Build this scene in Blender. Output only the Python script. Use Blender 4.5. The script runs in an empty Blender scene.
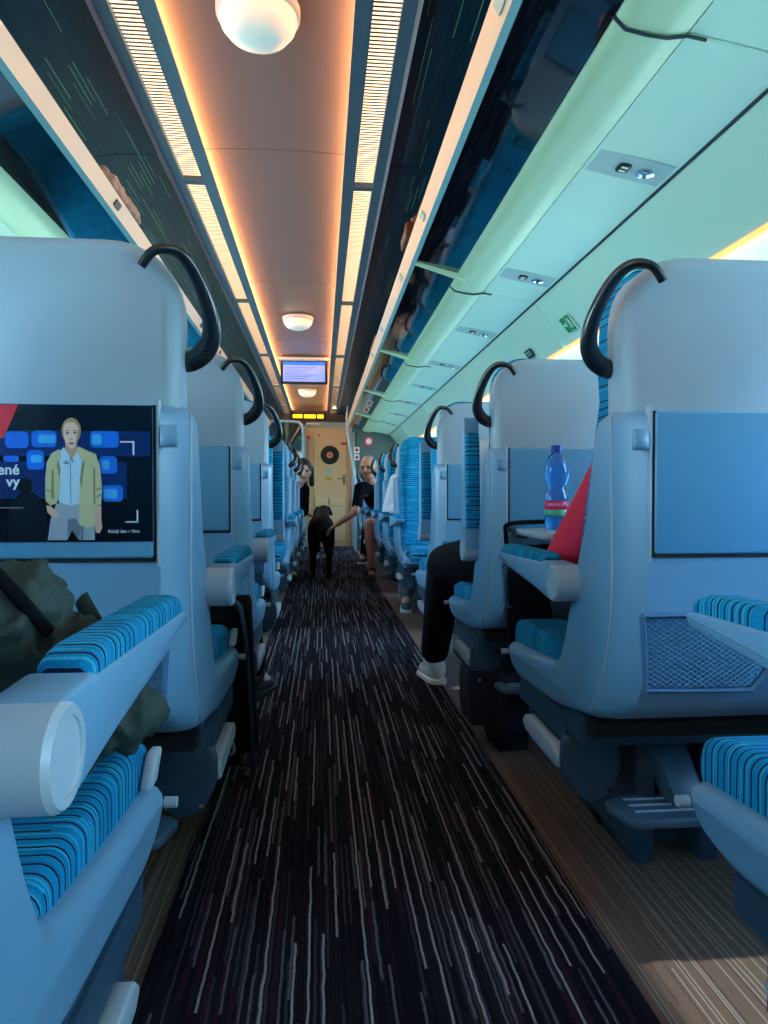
import bpy, bmesh, math, random
from mathutils import Vector, Matrix, Euler
R = math.radians
S = bpy.context.scene
C = S.collection
random.seed(7)

# ------------------------------------------------------------------ camera, world, lights, exposure
CH = 0.80
cam = bpy.data.objects.new('camera', bpy.data.cameras.new('camera'))
cam.data.lens = 24.6; cam.data.sensor_width = 36; cam.data.clip_start = 0.02
cam.location = (0, 0, CH); cam.rotation_euler = (R(90 - 1.22), 0, R(-5.14))
C.objects.link(cam); S.camera = cam
S.view_settings.view_transform = 'Standard'; S.view_settings.look = 'None'
S.view_settings.gamma = 1; S.view_settings.use_curve_mapping = False
S.view_settings.exposure = 0.28

W = bpy.data.worlds.new('world'); S.world = W; W.use_nodes = True
nt = W.node_tree; nt.nodes.clear()
o_ = nt.nodes.new('ShaderNodeOutputWorld'); bg = nt.nodes.new('ShaderNodeBackground')
tc = nt.nodes.new('ShaderNodeTexCoord'); sp = nt.nodes.new('ShaderNodeSeparateXYZ'); cr = nt.nodes.new('ShaderNodeValToRGB')
mp = nt.nodes.new('ShaderNodeMapRange'); mp.inputs[1].default_value = -1
nt.links.new(tc.outputs['Generated'], sp.inputs[0]); nt.links.new(sp.outputs[2], mp.inputs[0])
nt.links.new(mp.outputs[0], cr.inputs[0]); nt.links.new(cr.outputs[0], bg.inputs[0]); nt.links.new(bg.outputs[0], o_.inputs[0])
e = cr.color_ramp.elements
e[0].position = 0.0; e[0].color = (0.28, 0.37, 0.35, 1)
e[1].position = 1.0; e[1].color = (0.16, 0.46, 0.95, 1)
x = e.new(0.49); x.color = (0.36, 0.48, 0.47, 1)
x = e.new(0.52); x.color = (0.66, 0.86, 0.95, 1)
bg.inputs[1].default_value = 17

sun = bpy.data.objects.new('sun', bpy.data.lights.new('sun', 'SUN'))
sun.data.energy = 4; sun.data.angle = R(1.0); sun.data.color = (1, 0.95, 0.86)
sun.rotation_euler = (R(8), R(36), 0); C.objects.link(sun)

WINY = [-1.00 + 1.85 * k for k in range(7)]
WX_R, WX_L = 1.56, -1.37
def portal(xx, yy, ry):
    l = bpy.data.lights.new('window_daylight', 'AREA'); l.shape = 'RECTANGLE'; l.size = 0.60; l.size_y = 1.5
    l.cycles.is_portal = True
    o = bpy.data.objects.new('window_daylight', l); o.location = (xx, yy, 1.15); o.rotation_euler = (0, ry, 0); C.objects.link(o)
for yy in WINY:
    portal(WX_R + 0.06, yy, R(90)); portal(WX_L - 0.06, yy, R(-90))

# ------------------------------------------------------------------ materials
def L(c):  # sRGB 0-255 -> linear
    return tuple(((v / 255) / 12.92 if v / 255 <= .04045 else ((v / 255 + .055) / 1.055) ** 2.4) for v in c) + (1,)
def mat(name, col, rough=.5, metal=0, noise=.06, nscale=30, bump=0, bscale=200, spec=.5, emit=None, estr=0, coat=0, alpha=1, trans=0):
    m = bpy.data.materials.new(name); m.use_nodes = True
    t = m.node_tree; b = t.nodes['Principled BSDF']
    b.inputs['Roughness'].default_value = rough; b.inputs['Metallic'].default_value = metal
    b.inputs['Specular IOR Level'].default_value = spec; b.inputs['Coat Weight'].default_value = coat
    b.inputs['Transmission Weight'].default_value = trans
    tc = t.nodes.new('ShaderNodeTexCoord'); n = t.nodes.new('ShaderNodeTexNoise'); n.inputs['Scale'].default_value = nscale; n.inputs['Detail'].default_value = 4
    t.links.new(tc.outputs['Object'], n.inputs['Vector'])
    mx = t.nodes.new('ShaderNodeMix'); mx.data_type = 'RGBA'
    c = L(col)
    mx.inputs[6].default_value = tuple(v * (1 - noise) for v in c[:3]) + (1,); mx.inputs[7].default_value = tuple(min(1, v * (1 + noise)) for v in c[:3]) + (1,)
    t.links.new(n.outputs['Fac'], mx.inputs[0]); t.links.new(mx.outputs[2], b.inputs['Base Color'])
    if bump:
        n2 = t.nodes.new('ShaderNodeTexNoise'); n2.inputs['Scale'].default_value = bscale; n2.inputs['Detail'].default_value = 3
        t.links.new(tc.outputs['Object'], n2.inputs['Vector'])
        bp = t.nodes.new('ShaderNodeBump'); bp.inputs['Strength'].default_value = bump; bp.inputs['Distance'].default_value = .002
        t.links.new(n2.outputs['Fac'], bp.inputs['Height']); t.links.new(bp.outputs[0], b.inputs['Normal'])
    if emit:
        b.inputs['Emission Color'].default_value = L(emit); b.inputs['Emission Strength'].default_value = estr
    return m

def mth(t, op, a, b=None, c=None):
    n = t.nodes.new('ShaderNodeMath'); n.operation = op
    for i, v in enumerate((a, b, c)):
        if v is None: continue
        if isinstance(v, (int, float)): n.inputs[i].default_value = v
        else: t.links.new(v, n.inputs[i])
    return n.outputs[0]
def dash(t, across, along, pitch, seg, fill, width, seed=0):
    a = mth(t, 'ADD', mth(t, 'DIVIDE', across, pitch), 500.5 + seed); ia = mth(t, 'FLOOR', a); fa = mth(t, 'FRACT', a)
    w1 = t.nodes.new('ShaderNodeTexWhiteNoise'); w1.noise_dimensions = '1D'; t.links.new(ia, w1.inputs['W'])
    b = mth(t, 'ADD', mth(t, 'DIVIDE', along, seg), mth(t, 'MULTIPLY', w1.outputs['Value'], 37.0)); ib = mth(t, 'FLOOR', b)
    w2 = t.nodes.new('ShaderNodeTexWhiteNoise'); w2.noise_dimensions = '1D'
    t.links.new(mth(t, 'ADD', mth(t, 'MULTIPLY', ia, 7.13), mth(t, 'MULTIPLY', ib, 3.71)), w2.inputs['W'])
    on = mth(t, 'LESS_THAN', w2.outputs['Value'], fill); wd = mth(t, 'LESS_THAN', fa, width)
    return mth(t, 'MULTIPLY', on, wd), w2.outputs['Color']
def axes(t, wob=0, wscale=20):
    tc = t.nodes.new('ShaderNodeTexCoord'); s = t.nodes.new('ShaderNodeSeparateXYZ'); t.links.new(tc.outputs['Object'], s.inputs[0])
    r = [s.outputs[i] for i in range(3)]
    n = t.nodes.new('ShaderNodeTexNoise'); n.inputs['Scale'].default_value = wscale; t.links.new(tc.outputs['Object'], n.inputs['Vector'])
    return r, mth(t, 'MULTIPLY', mth(t, 'SUBTRACT', n.outputs['Fac'], .5), wob), tc
def mixc(t, fac, a, b):
    m = t.nodes.new('ShaderNodeMix'); m.data_type = 'RGBA'
    for i, v in ((0, fac), (6, a), (7, b)):
        if isinstance(v, (int, float)): m.inputs[i].default_value = v
        elif isinstance(v, tuple): m.inputs[i].default_value = v
        else: t.links.new(v, m.inputs[i])
    return m.outputs[2]
def streak_mat(name, base, layers, ax_across, ax_along, rough=.8, wob=0, wscale=20, bump=0, spec=.3, sheen=0, fine=None, blot=None):
    """layers: (pitch, seg, fill, width, colour, strength)"""
    m = bpy.data.materials.new(name); m.use_nodes = True; t = m.node_tree; b = t.nodes['Principled BSDF']
    ax, wb, tc = axes(t, wob, wscale)
    ac = mth(t, 'ADD', ax[ax_across], wb); al = ax[ax_along]
    col = L(base)
    if blot:
        n = t.nodes.new('ShaderNodeTexNoise'); n.inputs['Scale'].default_value = blot[1]; n.inputs['Detail'].default_value = 5
        t.links.new(tc.outputs['Object'], n.inputs['Vector']); col = mixc(t, n.outputs['Fac'], L(base), L(blot[0]))
    hs = None
    for i, (p, sg, fl, wd, c, st) in enumerate(layers):
        mk, _ = dash(t, ac, al, p, sg, fl, wd, i * 11.37)
        mk = mth(t, 'MULTIPLY', mk, st)
        col = mixc(t, mk, col, L(c)); hs = mk if hs is None else mth(t, 'ADD', hs, mk)
    if fine:
        n = t.nodes.new('ShaderNodeTexNoise'); n.inputs['Scale'].default_value = fine[0]; t.links.new(tc.outputs['Object'], n.inputs['Vector'])
        k = mth(t, 'MULTIPLY_ADD', mth(t, 'SUBTRACT', n.outputs['Fac'], .5), fine[1], 1.0)
        hv = t.nodes.new('ShaderNodeHueSaturation'); t.links.new(col, hv.inputs['Color']) if not isinstance(col, tuple) else None
        t.links.new(k, hv.inputs['Value']); col = hv.outputs[0]
        hs = mth(t, 'ADD', hs, n.outputs['Fac'])
    t.links.new(col, b.inputs['Base Color']); b.inputs['Roughness'].default_value = rough; b.inputs['Specular IOR Level'].default_value = spec
    b.inputs['Sheen Weight'].default_value = sheen
    if bump:
        bp = t.nodes.new('ShaderNodeBump'); bp.inputs['Strength'].default_value = bump; bp.inputs['Distance'].default_value = .003
        t.links.new(hs, bp.inputs['Height']); t.links.new(bp.outputs[0], b.inputs['Normal'])
    return m

M = {}
M['shell'] = mat('grey_blue_plastic', (106, 152, 184), .38, noise=.03, nscale=6, bump=.12, bscale=900)
M['shell_head'] = mat('grey_plastic', (142, 166, 184), .42, noise=.03, nscale=6, bump=.12, bscale=900)
M['panel'] = mat('tray_plastic', (88, 148, 184), .33, noise=.04, nscale=4, bump=.1, bscale=900)
M['trim'] = mat('light_grey_plastic', (160, 176, 190), .35, noise=.04)
M['dark'] = mat('dark_blue_grey_metal', (44, 70, 92), .45, noise=.08)
M['darker'] = mat('black_gap', (10, 16, 24), .6)
M['foot'] = mat('footrest_plastic', (62, 88, 108), .42, noise=.06)
M['handle'] = mat('black_grab_rubber', (24, 32, 40), .24, noise=.05, coat=.4)
M['chrome'] = mat('chrome', (215, 220, 225), .18, metal=1)
FAB = dict(rough=.92, wob=.004, wscale=14, bump=.45, spec=.15, sheen=0, fine=(420, .5), blot=((6, 112, 164), 9))
def fabric(n, ac, al, base=(10, 142, 186)):
    return streak_mat(n, base, [(.0062, .05, .45, .4, (80, 196, 216), .4), (.0083, .07, .3, .35, (8, 92, 136), .5), (.0135, .075, .80, .20, (4, 14, 38), .97)], ac, al, **FAB)
M['fab_y'] = fabric('blue_striped_fabric_across', 1, 0)
M['fab_z'] = fabric('blue_striped_fabric_upright', 2, 0)
M['fab_yz'] = fabric('blue_striped_fabric_rail', 1, 0, (14, 128, 160))
M['net'] = mat('net_cord', (66, 128, 170), .6)
M['nethem'] = mat('net_hem', (64, 108, 146), .7)
M['carpet'] = streak_mat('dark_striped_carpet', (22, 21, 29), [
    (.0065, .40, .60, .50, (36, 34, 43), 1), (.0210, .50, .35, .35, (56, 32, 46), .7), (.0110, .30, .34, .42, (66, 64, 76), .8), (.0150, .22, .30, .30, (108, 106, 114), .75),
    (.0245, .30, .42, .17, (176, 172, 174), .75)],
    0, 1, rough=.95, wob=.006, wscale=22, bump=1.0, spec=.1, fine=(460, 1.9), blot=((18, 18, 32), 3))
M['lino'] = streak_mat('brown_striped_floor', (108, 84, 78), [(.012, .25, .4, .4, (84, 68, 62), .7), (.021, .55, .72, .12, (186, 168, 160), .6), (.034, .4, .4, .09, (170, 158, 148), .6)],
    0, 1, rough=.42, wob=.001, spec=.5, fine=(300, .35), blot=((118, 94, 76), 5))
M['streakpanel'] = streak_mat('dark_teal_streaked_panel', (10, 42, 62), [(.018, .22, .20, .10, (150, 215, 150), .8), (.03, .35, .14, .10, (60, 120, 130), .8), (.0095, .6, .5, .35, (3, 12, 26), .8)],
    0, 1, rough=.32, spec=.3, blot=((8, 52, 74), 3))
M['ceil'] = mat('brushed_ceiling', (112, 102, 100), .42, metal=.1, noise=.05, nscale=3)
M['frame'] = mat('blue_grey_frame', (84, 106, 122), .4, noise=.04)
M['frame_rose'] = mat('rose_grey_edge', (120, 104, 112), .35)
M['slat'] = mat('slat_grey', (126, 104, 96), .5)
M['diff'] = mat('lamp_diffuser', (255, 235, 205), .5, emit=(255, 206, 156), estr=2.6)
M['cove'] = mat('cove_lamp', (255, 190, 120), .5, emit=(255, 168, 104), estr=40)
M['led'] = mat('window_cove_lamp', (255, 190, 120), .5, emit=(255, 170, 96), estr=1.0)
M['dome'] = mat('dome_glass', (236, 238, 232), .3, emit=(255, 226, 190), estr=.1)
M['wall'] = mat('mint_white_wall', (206, 232, 212), .36, noise=.03, nscale=5)
M['wall_ribbed'] = mat('pale_green_cove', (192, 214, 178), .4, noise=.03, nscale=5)
M['rubber'] = mat('rubber_seam', (30, 44, 52), .6)
M['seam'] = mat('grey_seam', (96, 116, 116), .6)
M['rail'] = mat('rail_aluminium_warm_lit', (232, 198, 172), .3, metal=.1, noise=.03)  # peach tint: warm light of the ceiling strips put into the base colour
M['railedge'] = mat('rail_edge', (120, 176, 186), .25, metal=.2)
M['white'] = mat('white_paint', (225, 232, 230), .4)
M['unit'] = mat('service_unit', (170, 192, 188), .35)
M['black'] = mat('black_plastic', (10, 11, 14), .4)
M['blackcloth'] = mat('black_cloth', (8, 9, 17), .9, noise=.2, bump=.5, bscale=300, spec=.15)
M['navy'] = mat('navy_cloth', (10, 16, 40), .85, noise=.2, bump=.5, bscale=300)
M['olive'] = mat('dark_green_cloth', (38, 58, 54), .7, noise=.18, nscale=12, bump=.5, bscale=60)
M['red'] = mat('red_cloth', (206, 22, 66), .75, noise=.08, bump=.4, bscale=250)
M['whitecloth'] = mat('white_cloth', (215, 225, 235), .8, noise=.05)
M['shoewhite'] = mat('white_leather', (225, 226, 230), .5, noise=.05)
M['sole'] = mat('shoe_sole', (235, 232, 226), .6)
M['skin'] = mat('skin', (205, 138, 110), .5, noise=.08, nscale=15)
M['skin2'] = mat('pale_skin', (222, 170, 150), .5, noise=.06, nscale=15)
M['hairgrey'] = mat('grey_hair', (150, 140, 130), .8, noise=.2, nscale=80)
M['hairdark'] = mat('dark_brown_hair', (30, 18, 16), .6, noise=.3, nscale=80)
M['eye'] = mat('eye_dark', (26, 18, 16), .3)
M['lips'] = mat('lips', (170, 84, 78), .5)
M['jeans'] = mat('grey_blue_jeans', (96, 112, 128), .8, noise=.1)
M['fur'] = mat('black_fur', (5, 4, 5), .7, noise=.3, nscale=60, bump=.8, bscale=260, spec=.2)
M['collar'] = mat('red_brown_webbing', (120, 38, 30), .7)
M['greyshoe'] = mat('grey_suede', (92, 96, 98), .8)
M['tan'] = mat('tan_door', (236, 190, 142), .45, noise=.05, nscale=4)
M['tandark'] = mat('brown_door_frame', (128, 98, 70), .5)
M['brownleather'] = mat('brown_leather', (92, 52, 38), .5, noise=.3, nscale=20)
M['furbag'] = mat('mottled_wool', (150, 134, 126), .95, noise=.75, nscale=45, bump=1, bscale=80)
M['maroon'] = mat('maroon_cloth', (84, 40, 52), .7)
M['partition'] = mat('partition_grey', (74, 88, 90), .35, noise=.05)
M['partglass'] = mat('smoked_glass', (24, 54, 62), .08, noise=.02, spec=.8)
M['signred'] = mat('sign_red', (214, 58, 78), .5, noise=.02)
M['signgreen'] = mat('sign_green', (18, 140, 70), .5, noise=.02)
M['signwhite'] = mat('sign_white', (232, 236, 232), .5, noise=.02)
M['signnavy'] = mat('sign_navy', (14, 34, 52), .4, noise=.02)
M['signyellow'] = mat('sign_yellow', (232, 168, 40), .5, noise=.02)
M['screen'] = mat('screen_lavender', (120, 140, 230), .3, emit=(128, 150, 236), estr=.75, noise=.02)
M['screenblue'] = mat('screen_blue_bar', (20, 90, 200), .3, emit=(20, 110, 220), estr=.8, noise=.02)
M['screentext'] = mat('screen_text_line', (90, 110, 200), .3, emit=(90, 112, 200), estr=.6, noise=.02)
M['amber'] = mat('amber_display', (255, 200, 0), .4, emit=(255, 196, 10), estr=2.6, noise=.02)
M['bulkhead'] = mat('bulkhead_brown', (74, 62, 58), .5)
# bottle plastic
def glassy(name, col, rough, trans, tint=.5):
    m = mat(name, col, rough, trans=trans, noise=.01, spec=.6); return m
M['bottle'] = glassy('blue_bottle_plastic', (80, 180, 255), .06, .85)
M['cap'] = mat('blue_cap', (20, 50, 170), .35)
M['glass'] = mat('window_glass', (235, 245, 248), .02, noise=.0)
def clear(m, fac, col=(1, 1, 1, 1)):
    t = m.node_tree; b = t.nodes['Principled BSDF']; o = t.nodes['Material Output']
    tr = t.nodes.new('ShaderNodeBsdfTransparent'); tr.inputs[0].default_value = col; mx = t.nodes.new('ShaderNodeMixShader'); mx.inputs[0].default_value = fac
    t.links.new(b.outputs[0], mx.inputs[1]); t.links.new(tr.outputs[0], mx.inputs[2]); t.links.new(mx.outputs[0], o.inputs[0])
clear(M['glass'], .9, (.85, .96, 1, 1))
M['rackglass'] = mat('dark_rack_glass', (5, 14, 24), .05, noise=.1, nscale=2, spec=1.0, coat=.6)
clear(M['rackglass'], .12, (.3, .45, .5, 1))

# ------------------------------------------------------------------ mesh helpers
def newmesh(name, bm, m, parent=None, smooth=40, loc=None):
    bmesh.ops.recalc_face_normals(bm, faces=bm.faces)
    me = bpy.data.meshes.new(name); bm.to_mesh(me); bm.free()
    for k in (m if isinstance(m, (list, tuple)) else [m]): me.materials.append(k)
    if smooth:
        for p in me.polygons: p.use_smooth = True
        me.set_sharp_from_angle(angle=R(smooth))
    o = bpy.data.objects.new(name, me); C.objects.link(o)
    if parent: o.parent = parent
    if loc: o.location = loc
    return o
def box(bm, x0, x1, y0, y1, z0, z1, mi=0, mtx=None):
    vs = [bm.verts.new((a, b, c)) for a in (x0, x1) for b in (y0, y1) for c in (z0, z1)]
    if mtx: [setattr(v, 'co', mtx @ v.co) for v in vs]
    for f in ((0, 1, 3, 2), (4, 6, 7, 5), (0, 4, 5, 1), (2, 3, 7, 6), (0, 2, 6, 4), (1, 5, 7, 3)):
        bm.faces.new([vs[i] for i in f]).material_index = mi
    return vs
def bx(name, x0, x1, y0, y1, z0, z1, m, parent=None, bev=0, segs=2):
    bm = bmesh.new(); box(bm, x0, x1, y0, y1, z0, z1)
    if bev: bmesh.ops.bevel(bm, geom=list(bm.edges), offset=bev, segments=segs, affect='EDGES', clamp_overlap=True)
    return newmesh(name, bm, m, parent)
def inset_poly(p, d):
    n = len(p); out = []
    A = sum(p[i][0] * p[(i + 1) % n][1] - p[(i + 1) % n][0] * p[i][1] for i in range(n))
    sg = 1 if A > 0 else -1
    for i in range(n):
        a, b, c = Vector(p[i - 1]), Vector(p[i]), Vector(p[(i + 1) % n])
        e1 = (b - a).normalized(); e2 = (c - b).normalized()
        n1 = Vector((-e1.y, e1.x)) * sg; n2 = Vector((-e2.y, e2.x)) * sg
        m = n1 + n2
        if m.length < 1e-6: m = n1
        m.normalize(); k = d / max(.5, m.dot(n1)); out.append(tuple(b + m * k))
    return out
def round_poly(p, r, n=4):
    out = []
    N = len(p)
    for i in range(N):
        rr = r[i] if isinstance(r, (list, tuple)) else r
        a, b, c = Vector(p[i - 1]), Vector(p[i]), Vector(p[(i + 1) % N])
        if rr <= 0: out.append(tuple(b)); continue
        d = min(rr, (a - b).length * .45, (c - b).length * .45)
        s = b + (a - b).normalized() * d; t = b + (c - b).normalized() * d
        for k in range(n + 1):
            u = k / n; out.append(tuple(s * (1 - u) ** 2 + b * 2 * u * (1 - u) + t * u * u))
    return out
def slab(bm, prof, axis, t0, t1, r=.01, steps=3, fn=None):
    """extrude closed 2D profile along axis (0 x,1 y,2 z) with rounded ends"""
    rings = []
    st = []
    for k in range(steps + 1):
        a = math.pi / 2 * k / steps; st.append((r * (1 - math.sin(a)), r * (1 - math.cos(a))))  # inset, advance
    sg = 1 if t1 > t0 else -1
    seq = [(i, t0 + sg * adv) for i, adv in st] + [(i, t1 - sg * adv) for i, adv in reversed(st)]
    for ins, t in seq:
        q = inset_poly(prof, ins) if ins > 1e-6 else prof
        ring = []
        for a, b in q:
            co = {0: (t, a, b), 1: (a, t, b), 2: (a, b, t)}[axis]
            if fn: co = fn(Vector(co))
            ring.append(bm.verts.new(co))
        rings.append(ring)
    n = len(prof)
    for A, B in zip(rings, rings[1:]):
        for i in range(n): bm.faces.new((A[i], A[(i + 1) % n], B[(i + 1) % n], B[i]))
    bm.faces.new(rings[0]); bm.faces.new(list(reversed(rings[-1])))
def slabo(name, prof, axis, t0, t1, m, parent=None, r=.01, steps=3, fn=None, smooth=50):
    bm = bmesh.new(); slab(bm, prof, axis, t0, t1, r, steps, fn); return newmesh(name, bm, m, parent, smooth)
def spline(pts, n=8):
    out = []; P = [Vector(p) for p in pts]
    for i in range(len(P) - 1):
        p0 = P[max(i - 1, 0)]; p1 = P[i]; p2 = P[i + 1]; p3 = P[min(i + 2, len(P) - 1)]
        for k in range(n):
            t = k / n; out.append(.5 * ((2 * p1) + (-p0 + p2) * t + (2 * p0 - 5 * p1 + 4 * p2 - p3) * t * t + (-p0 + 3 * p1 - 3 * p2 + p3) * t ** 3))
    out.append(P[-1]); return out
def tube(bm, pts, rad, seg=10, caps=True, flat=1.0):
    P = [Vector(p) for p in pts]; n = len(P); rings = []
    up = Vector((0, 0, 1))
    t0 = (P[1] - P[0]).normalized(); u = t0.cross(up)
    if u.length < .05: u = t0.cross(Vector((1, 0, 0)))
    u.normalize()
    for i in range(n):
        t = (P[min(i + 1, n - 1)] - P[max(i - 1, 0)]).normalized()
        u = (u - t * u.dot(t)).normalized(); v = t.cross(u)
        r = rad[i] if isinstance(rad, (list, tuple)) else rad
        rings.append([bm.verts.new(P[i] + (u * math.cos(a) + v * flat * math.sin(a)) * r) for a in [2 * math.pi * k / seg for k in range(seg)]])
    for A, B in zip(rings, rings[1:]):
        for i in range(seg): bm.faces.new((A[i], A[(i + 1) % seg], B[(i + 1) % seg], B[i]))
    if caps: bm.faces.new(rings[0]); bm.faces.new(rings[-1])
def tubeo(name, pts, rad, m, parent=None, seg=10, **k):
    bm = bmesh.new(); tube(bm, pts, rad, seg, **k); return newmesh(name, bm, m, parent, 60)
def lathe(bm, prof, cx=0, cy=0, seg=24, axis=2):
    rings = []
    for r, z in prof:
        ring = []
        for k in range(seg):
            a = 2 * math.pi * k / seg; p = (r * math.cos(a), r * math.sin(a), z)
            if axis == 0: p = (z, r * math.cos(a), r * math.sin(a))
            if axis == 1: p = (r * math.cos(a), z, r * math.sin(a))
            ring.append(bm.verts.new((p[0] + cx, p[1] + cy, p[2])))
        rings.append(ring)
    for A, B in zip(rings, rings[1:]):
        for i in range(seg): bm.faces.new((A[i], A[(i + 1) % seg], B[(i + 1) % seg], B[i]))
    if prof[0][0] > 1e-5: bm.faces.new(rings[0])
    if prof[-1][0] > 1e-5: bm.faces.new(rings[-1])
    bmesh.ops.remove_doubles(bm, verts=bm.verts, dist=1e-6)
def latheo(name, prof, m, parent=None, seg=24, axis=2, loc=None, smooth=40):
    bm = bmesh.new(); lathe(bm, prof, seg=seg, axis=axis); return newmesh(name, bm, m, parent, smooth, loc)
def tag(o, label=None, cat=None, group=None, kind=None):
    if label: o['label'] = label
    if cat: o['category'] = cat
    if group: o['group'] = group
    if kind: o['kind'] = kind
    return o
def empty(name, loc=(0, 0, 0), rz=0):
    o = bpy.data.objects.new(name, None); o.empty_display_size = .05; o.location = loc; o.rotation_euler = (0, 0, rz); C.objects.link(o); return o
def struct(name): return tag(empty(name), kind='structure')
def ckids(o): return [c for c in C.objects if c.parent == o]
def copy_tree(o, parent=None):
    c = o.copy(); C.objects.link(c); c.parent = parent
    for ch in ckids(o): copy_tree(ch, c)
    return c
def poly(bm, pts, y, mi=0):
    bm.faces.new([bm.verts.new((a, y, b)) for a, b in pts]).material_index = mi
def text(name, body, size, m, parent, loc, rot, align='LEFT', ext=.0002, bold=0):
    cu = bpy.data.curves.new(name, 'FONT'); cu.body = body; cu.size = size; cu.extrude = ext; cu.align_x = align; cu.offset = bold; cu.space_line = .82
    cu.materials.append(m); o = bpy.data.objects.new(name, cu); o.location = loc; o.rotation_euler = rot; C.objects.link(o)
    dp = bpy.context.evaluated_depsgraph_get(); me = bpy.data.meshes.new_from_object(o.evaluated_get(dp)); bpy.data.objects.remove(o)
    o = bpy.data.objects.new(name, me); o.location = loc; o.rotation_euler = rot; C.objects.link(o); o.parent = parent
    if not me.materials: me.materials.append(m)
    return o

# blobs: union of spheres/capsules/ellipsoids remeshed to one continuous skin
def blob(name, caps, m, parent, vox=.008, sm=4, ell=(), noise=0):
    bm = bmesh.new()
    def sph(c, r):
        return bmesh.ops.create_icosphere(bm, subdivisions=2, radius=1, matrix=Matrix.Translation(c) @ Matrix.Diagonal((r[0], r[1], r[2], 1)))['verts']
    for p0, r0, p1, r1 in caps:
        t = bmesh.new()
        for c, r in ((p0, r0), (p1, r1)): bmesh.ops.create_icosphere(t, subdivisions=2, radius=r, matrix=Matrix.Translation(c))
        bmesh.ops.convex_hull(t, input=t.verts)
        bmesh.ops.delete(t, geom=[v for v in t.verts if not v.link_faces], context='VERTS')
        me = bpy.data.meshes.new('t'); t.to_mesh(me); t.free(); bm.from_mesh(me); bpy.data.meshes.remove(me)
    for c, r, *ro in ell:
        vs = sph((0, 0, 0), r); mt = Matrix.Translation(c) @ (Euler(ro[0]).to_matrix().to_4x4() if ro else Matrix())
        for v in vs: v.co = mt @ v.co
    if noise:
        from mathutils import noise as nz
        pass
    o = newmesh(name, bm, m, parent, 0)
    rm = o.modifiers.new('r', 'REMESH'); rm.mode = 'VOXEL'; rm.voxel_size = vox; rm.use_smooth_shade = True
    s = o.modifiers.new('s', 'SMOOTH'); s.iterations = sm; s.factor = .6
    if noise:
        tx = bpy.data.textures.new(name, 'CLOUDS'); tx.noise_scale = noise[1]; d = o.modifiers.new('d', 'DISPLACE'); d.texture = tx; d.strength = noise[0]; d.mid_level = .5
        t2 = bpy.data.textures.new(name, 'CLOUDS'); t2.noise_scale = .022; t2.noise_type = 'HARD_NOISE'; d = o.modifiers.new('d2', 'DISPLACE'); d.texture = t2; d.strength = .018; d.mid_level = .5
    return o

# ------------------------------------------------------------------ shell of the coach
Y0, Y1 = -2.9, 11.3
CZ = 2.15; CX = -.174
fl = tag(bx('floor', -1.6, 1.6, Y0, Y1 + .2, -.05, 0, M['lino']), kind='structure')
tag(bx('carpet_runner', -.293, .510, Y0, Y1 - .02, 0, .008, M['carpet'], bev=.003, segs=1), 'dark carpet runner with thin pale stripes along the aisle floor', 'carpet')

# ceiling: centre panels, dark streaked side panels
cl = struct('ceiling')
for k in range(-2, 6):
    a, b = 2.86 + (k - 1) * 1.72, 2.86 + k * 1.72 - .005
    b = min(b, Y1); 
    if a >= Y1: continue
    bm = bmesh.new(); n = 14; pr = []
    for i in range(n + 1):
        u = -1 + 2 * i / n; pr.append((CX + u * .2885, CZ + .030 + .010 * (1 - u * u)))
    pr += [(CX + .2885, CZ + .075), (CX - .2885, CZ + .075)]
    slab(bm, pr, 1, a, b, .0015, 1); newmesh('ceiling_panel', bm, M['ceil'], cl, 30)
for s in (1, -1):
    xs = sorted([CX + s * .447, CX + s * 1.10])
    for k in range(-3, 6):
        a, b = 2.86 + (k - 1) * 1.84, min(2.86 + k * 1.84 - .004, Y1)
        a = max(a, Y0)
        if b <= a: continue
        bm = bmesh.new(); pr = [(CX + s * .447, CZ - .004), (CX + s * .62, CZ - .002), (CX + s * .80, CZ - .04), (CX + s * 1.05, CZ - .16), (CX + s * 1.05, CZ + .03), (CX + s * .447, CZ + .03)]
        slab(bm, pr, 1, a, b, .001, 1); newmesh('streaked_panel', bm, M['streakpanel'], cl, 30)

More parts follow.
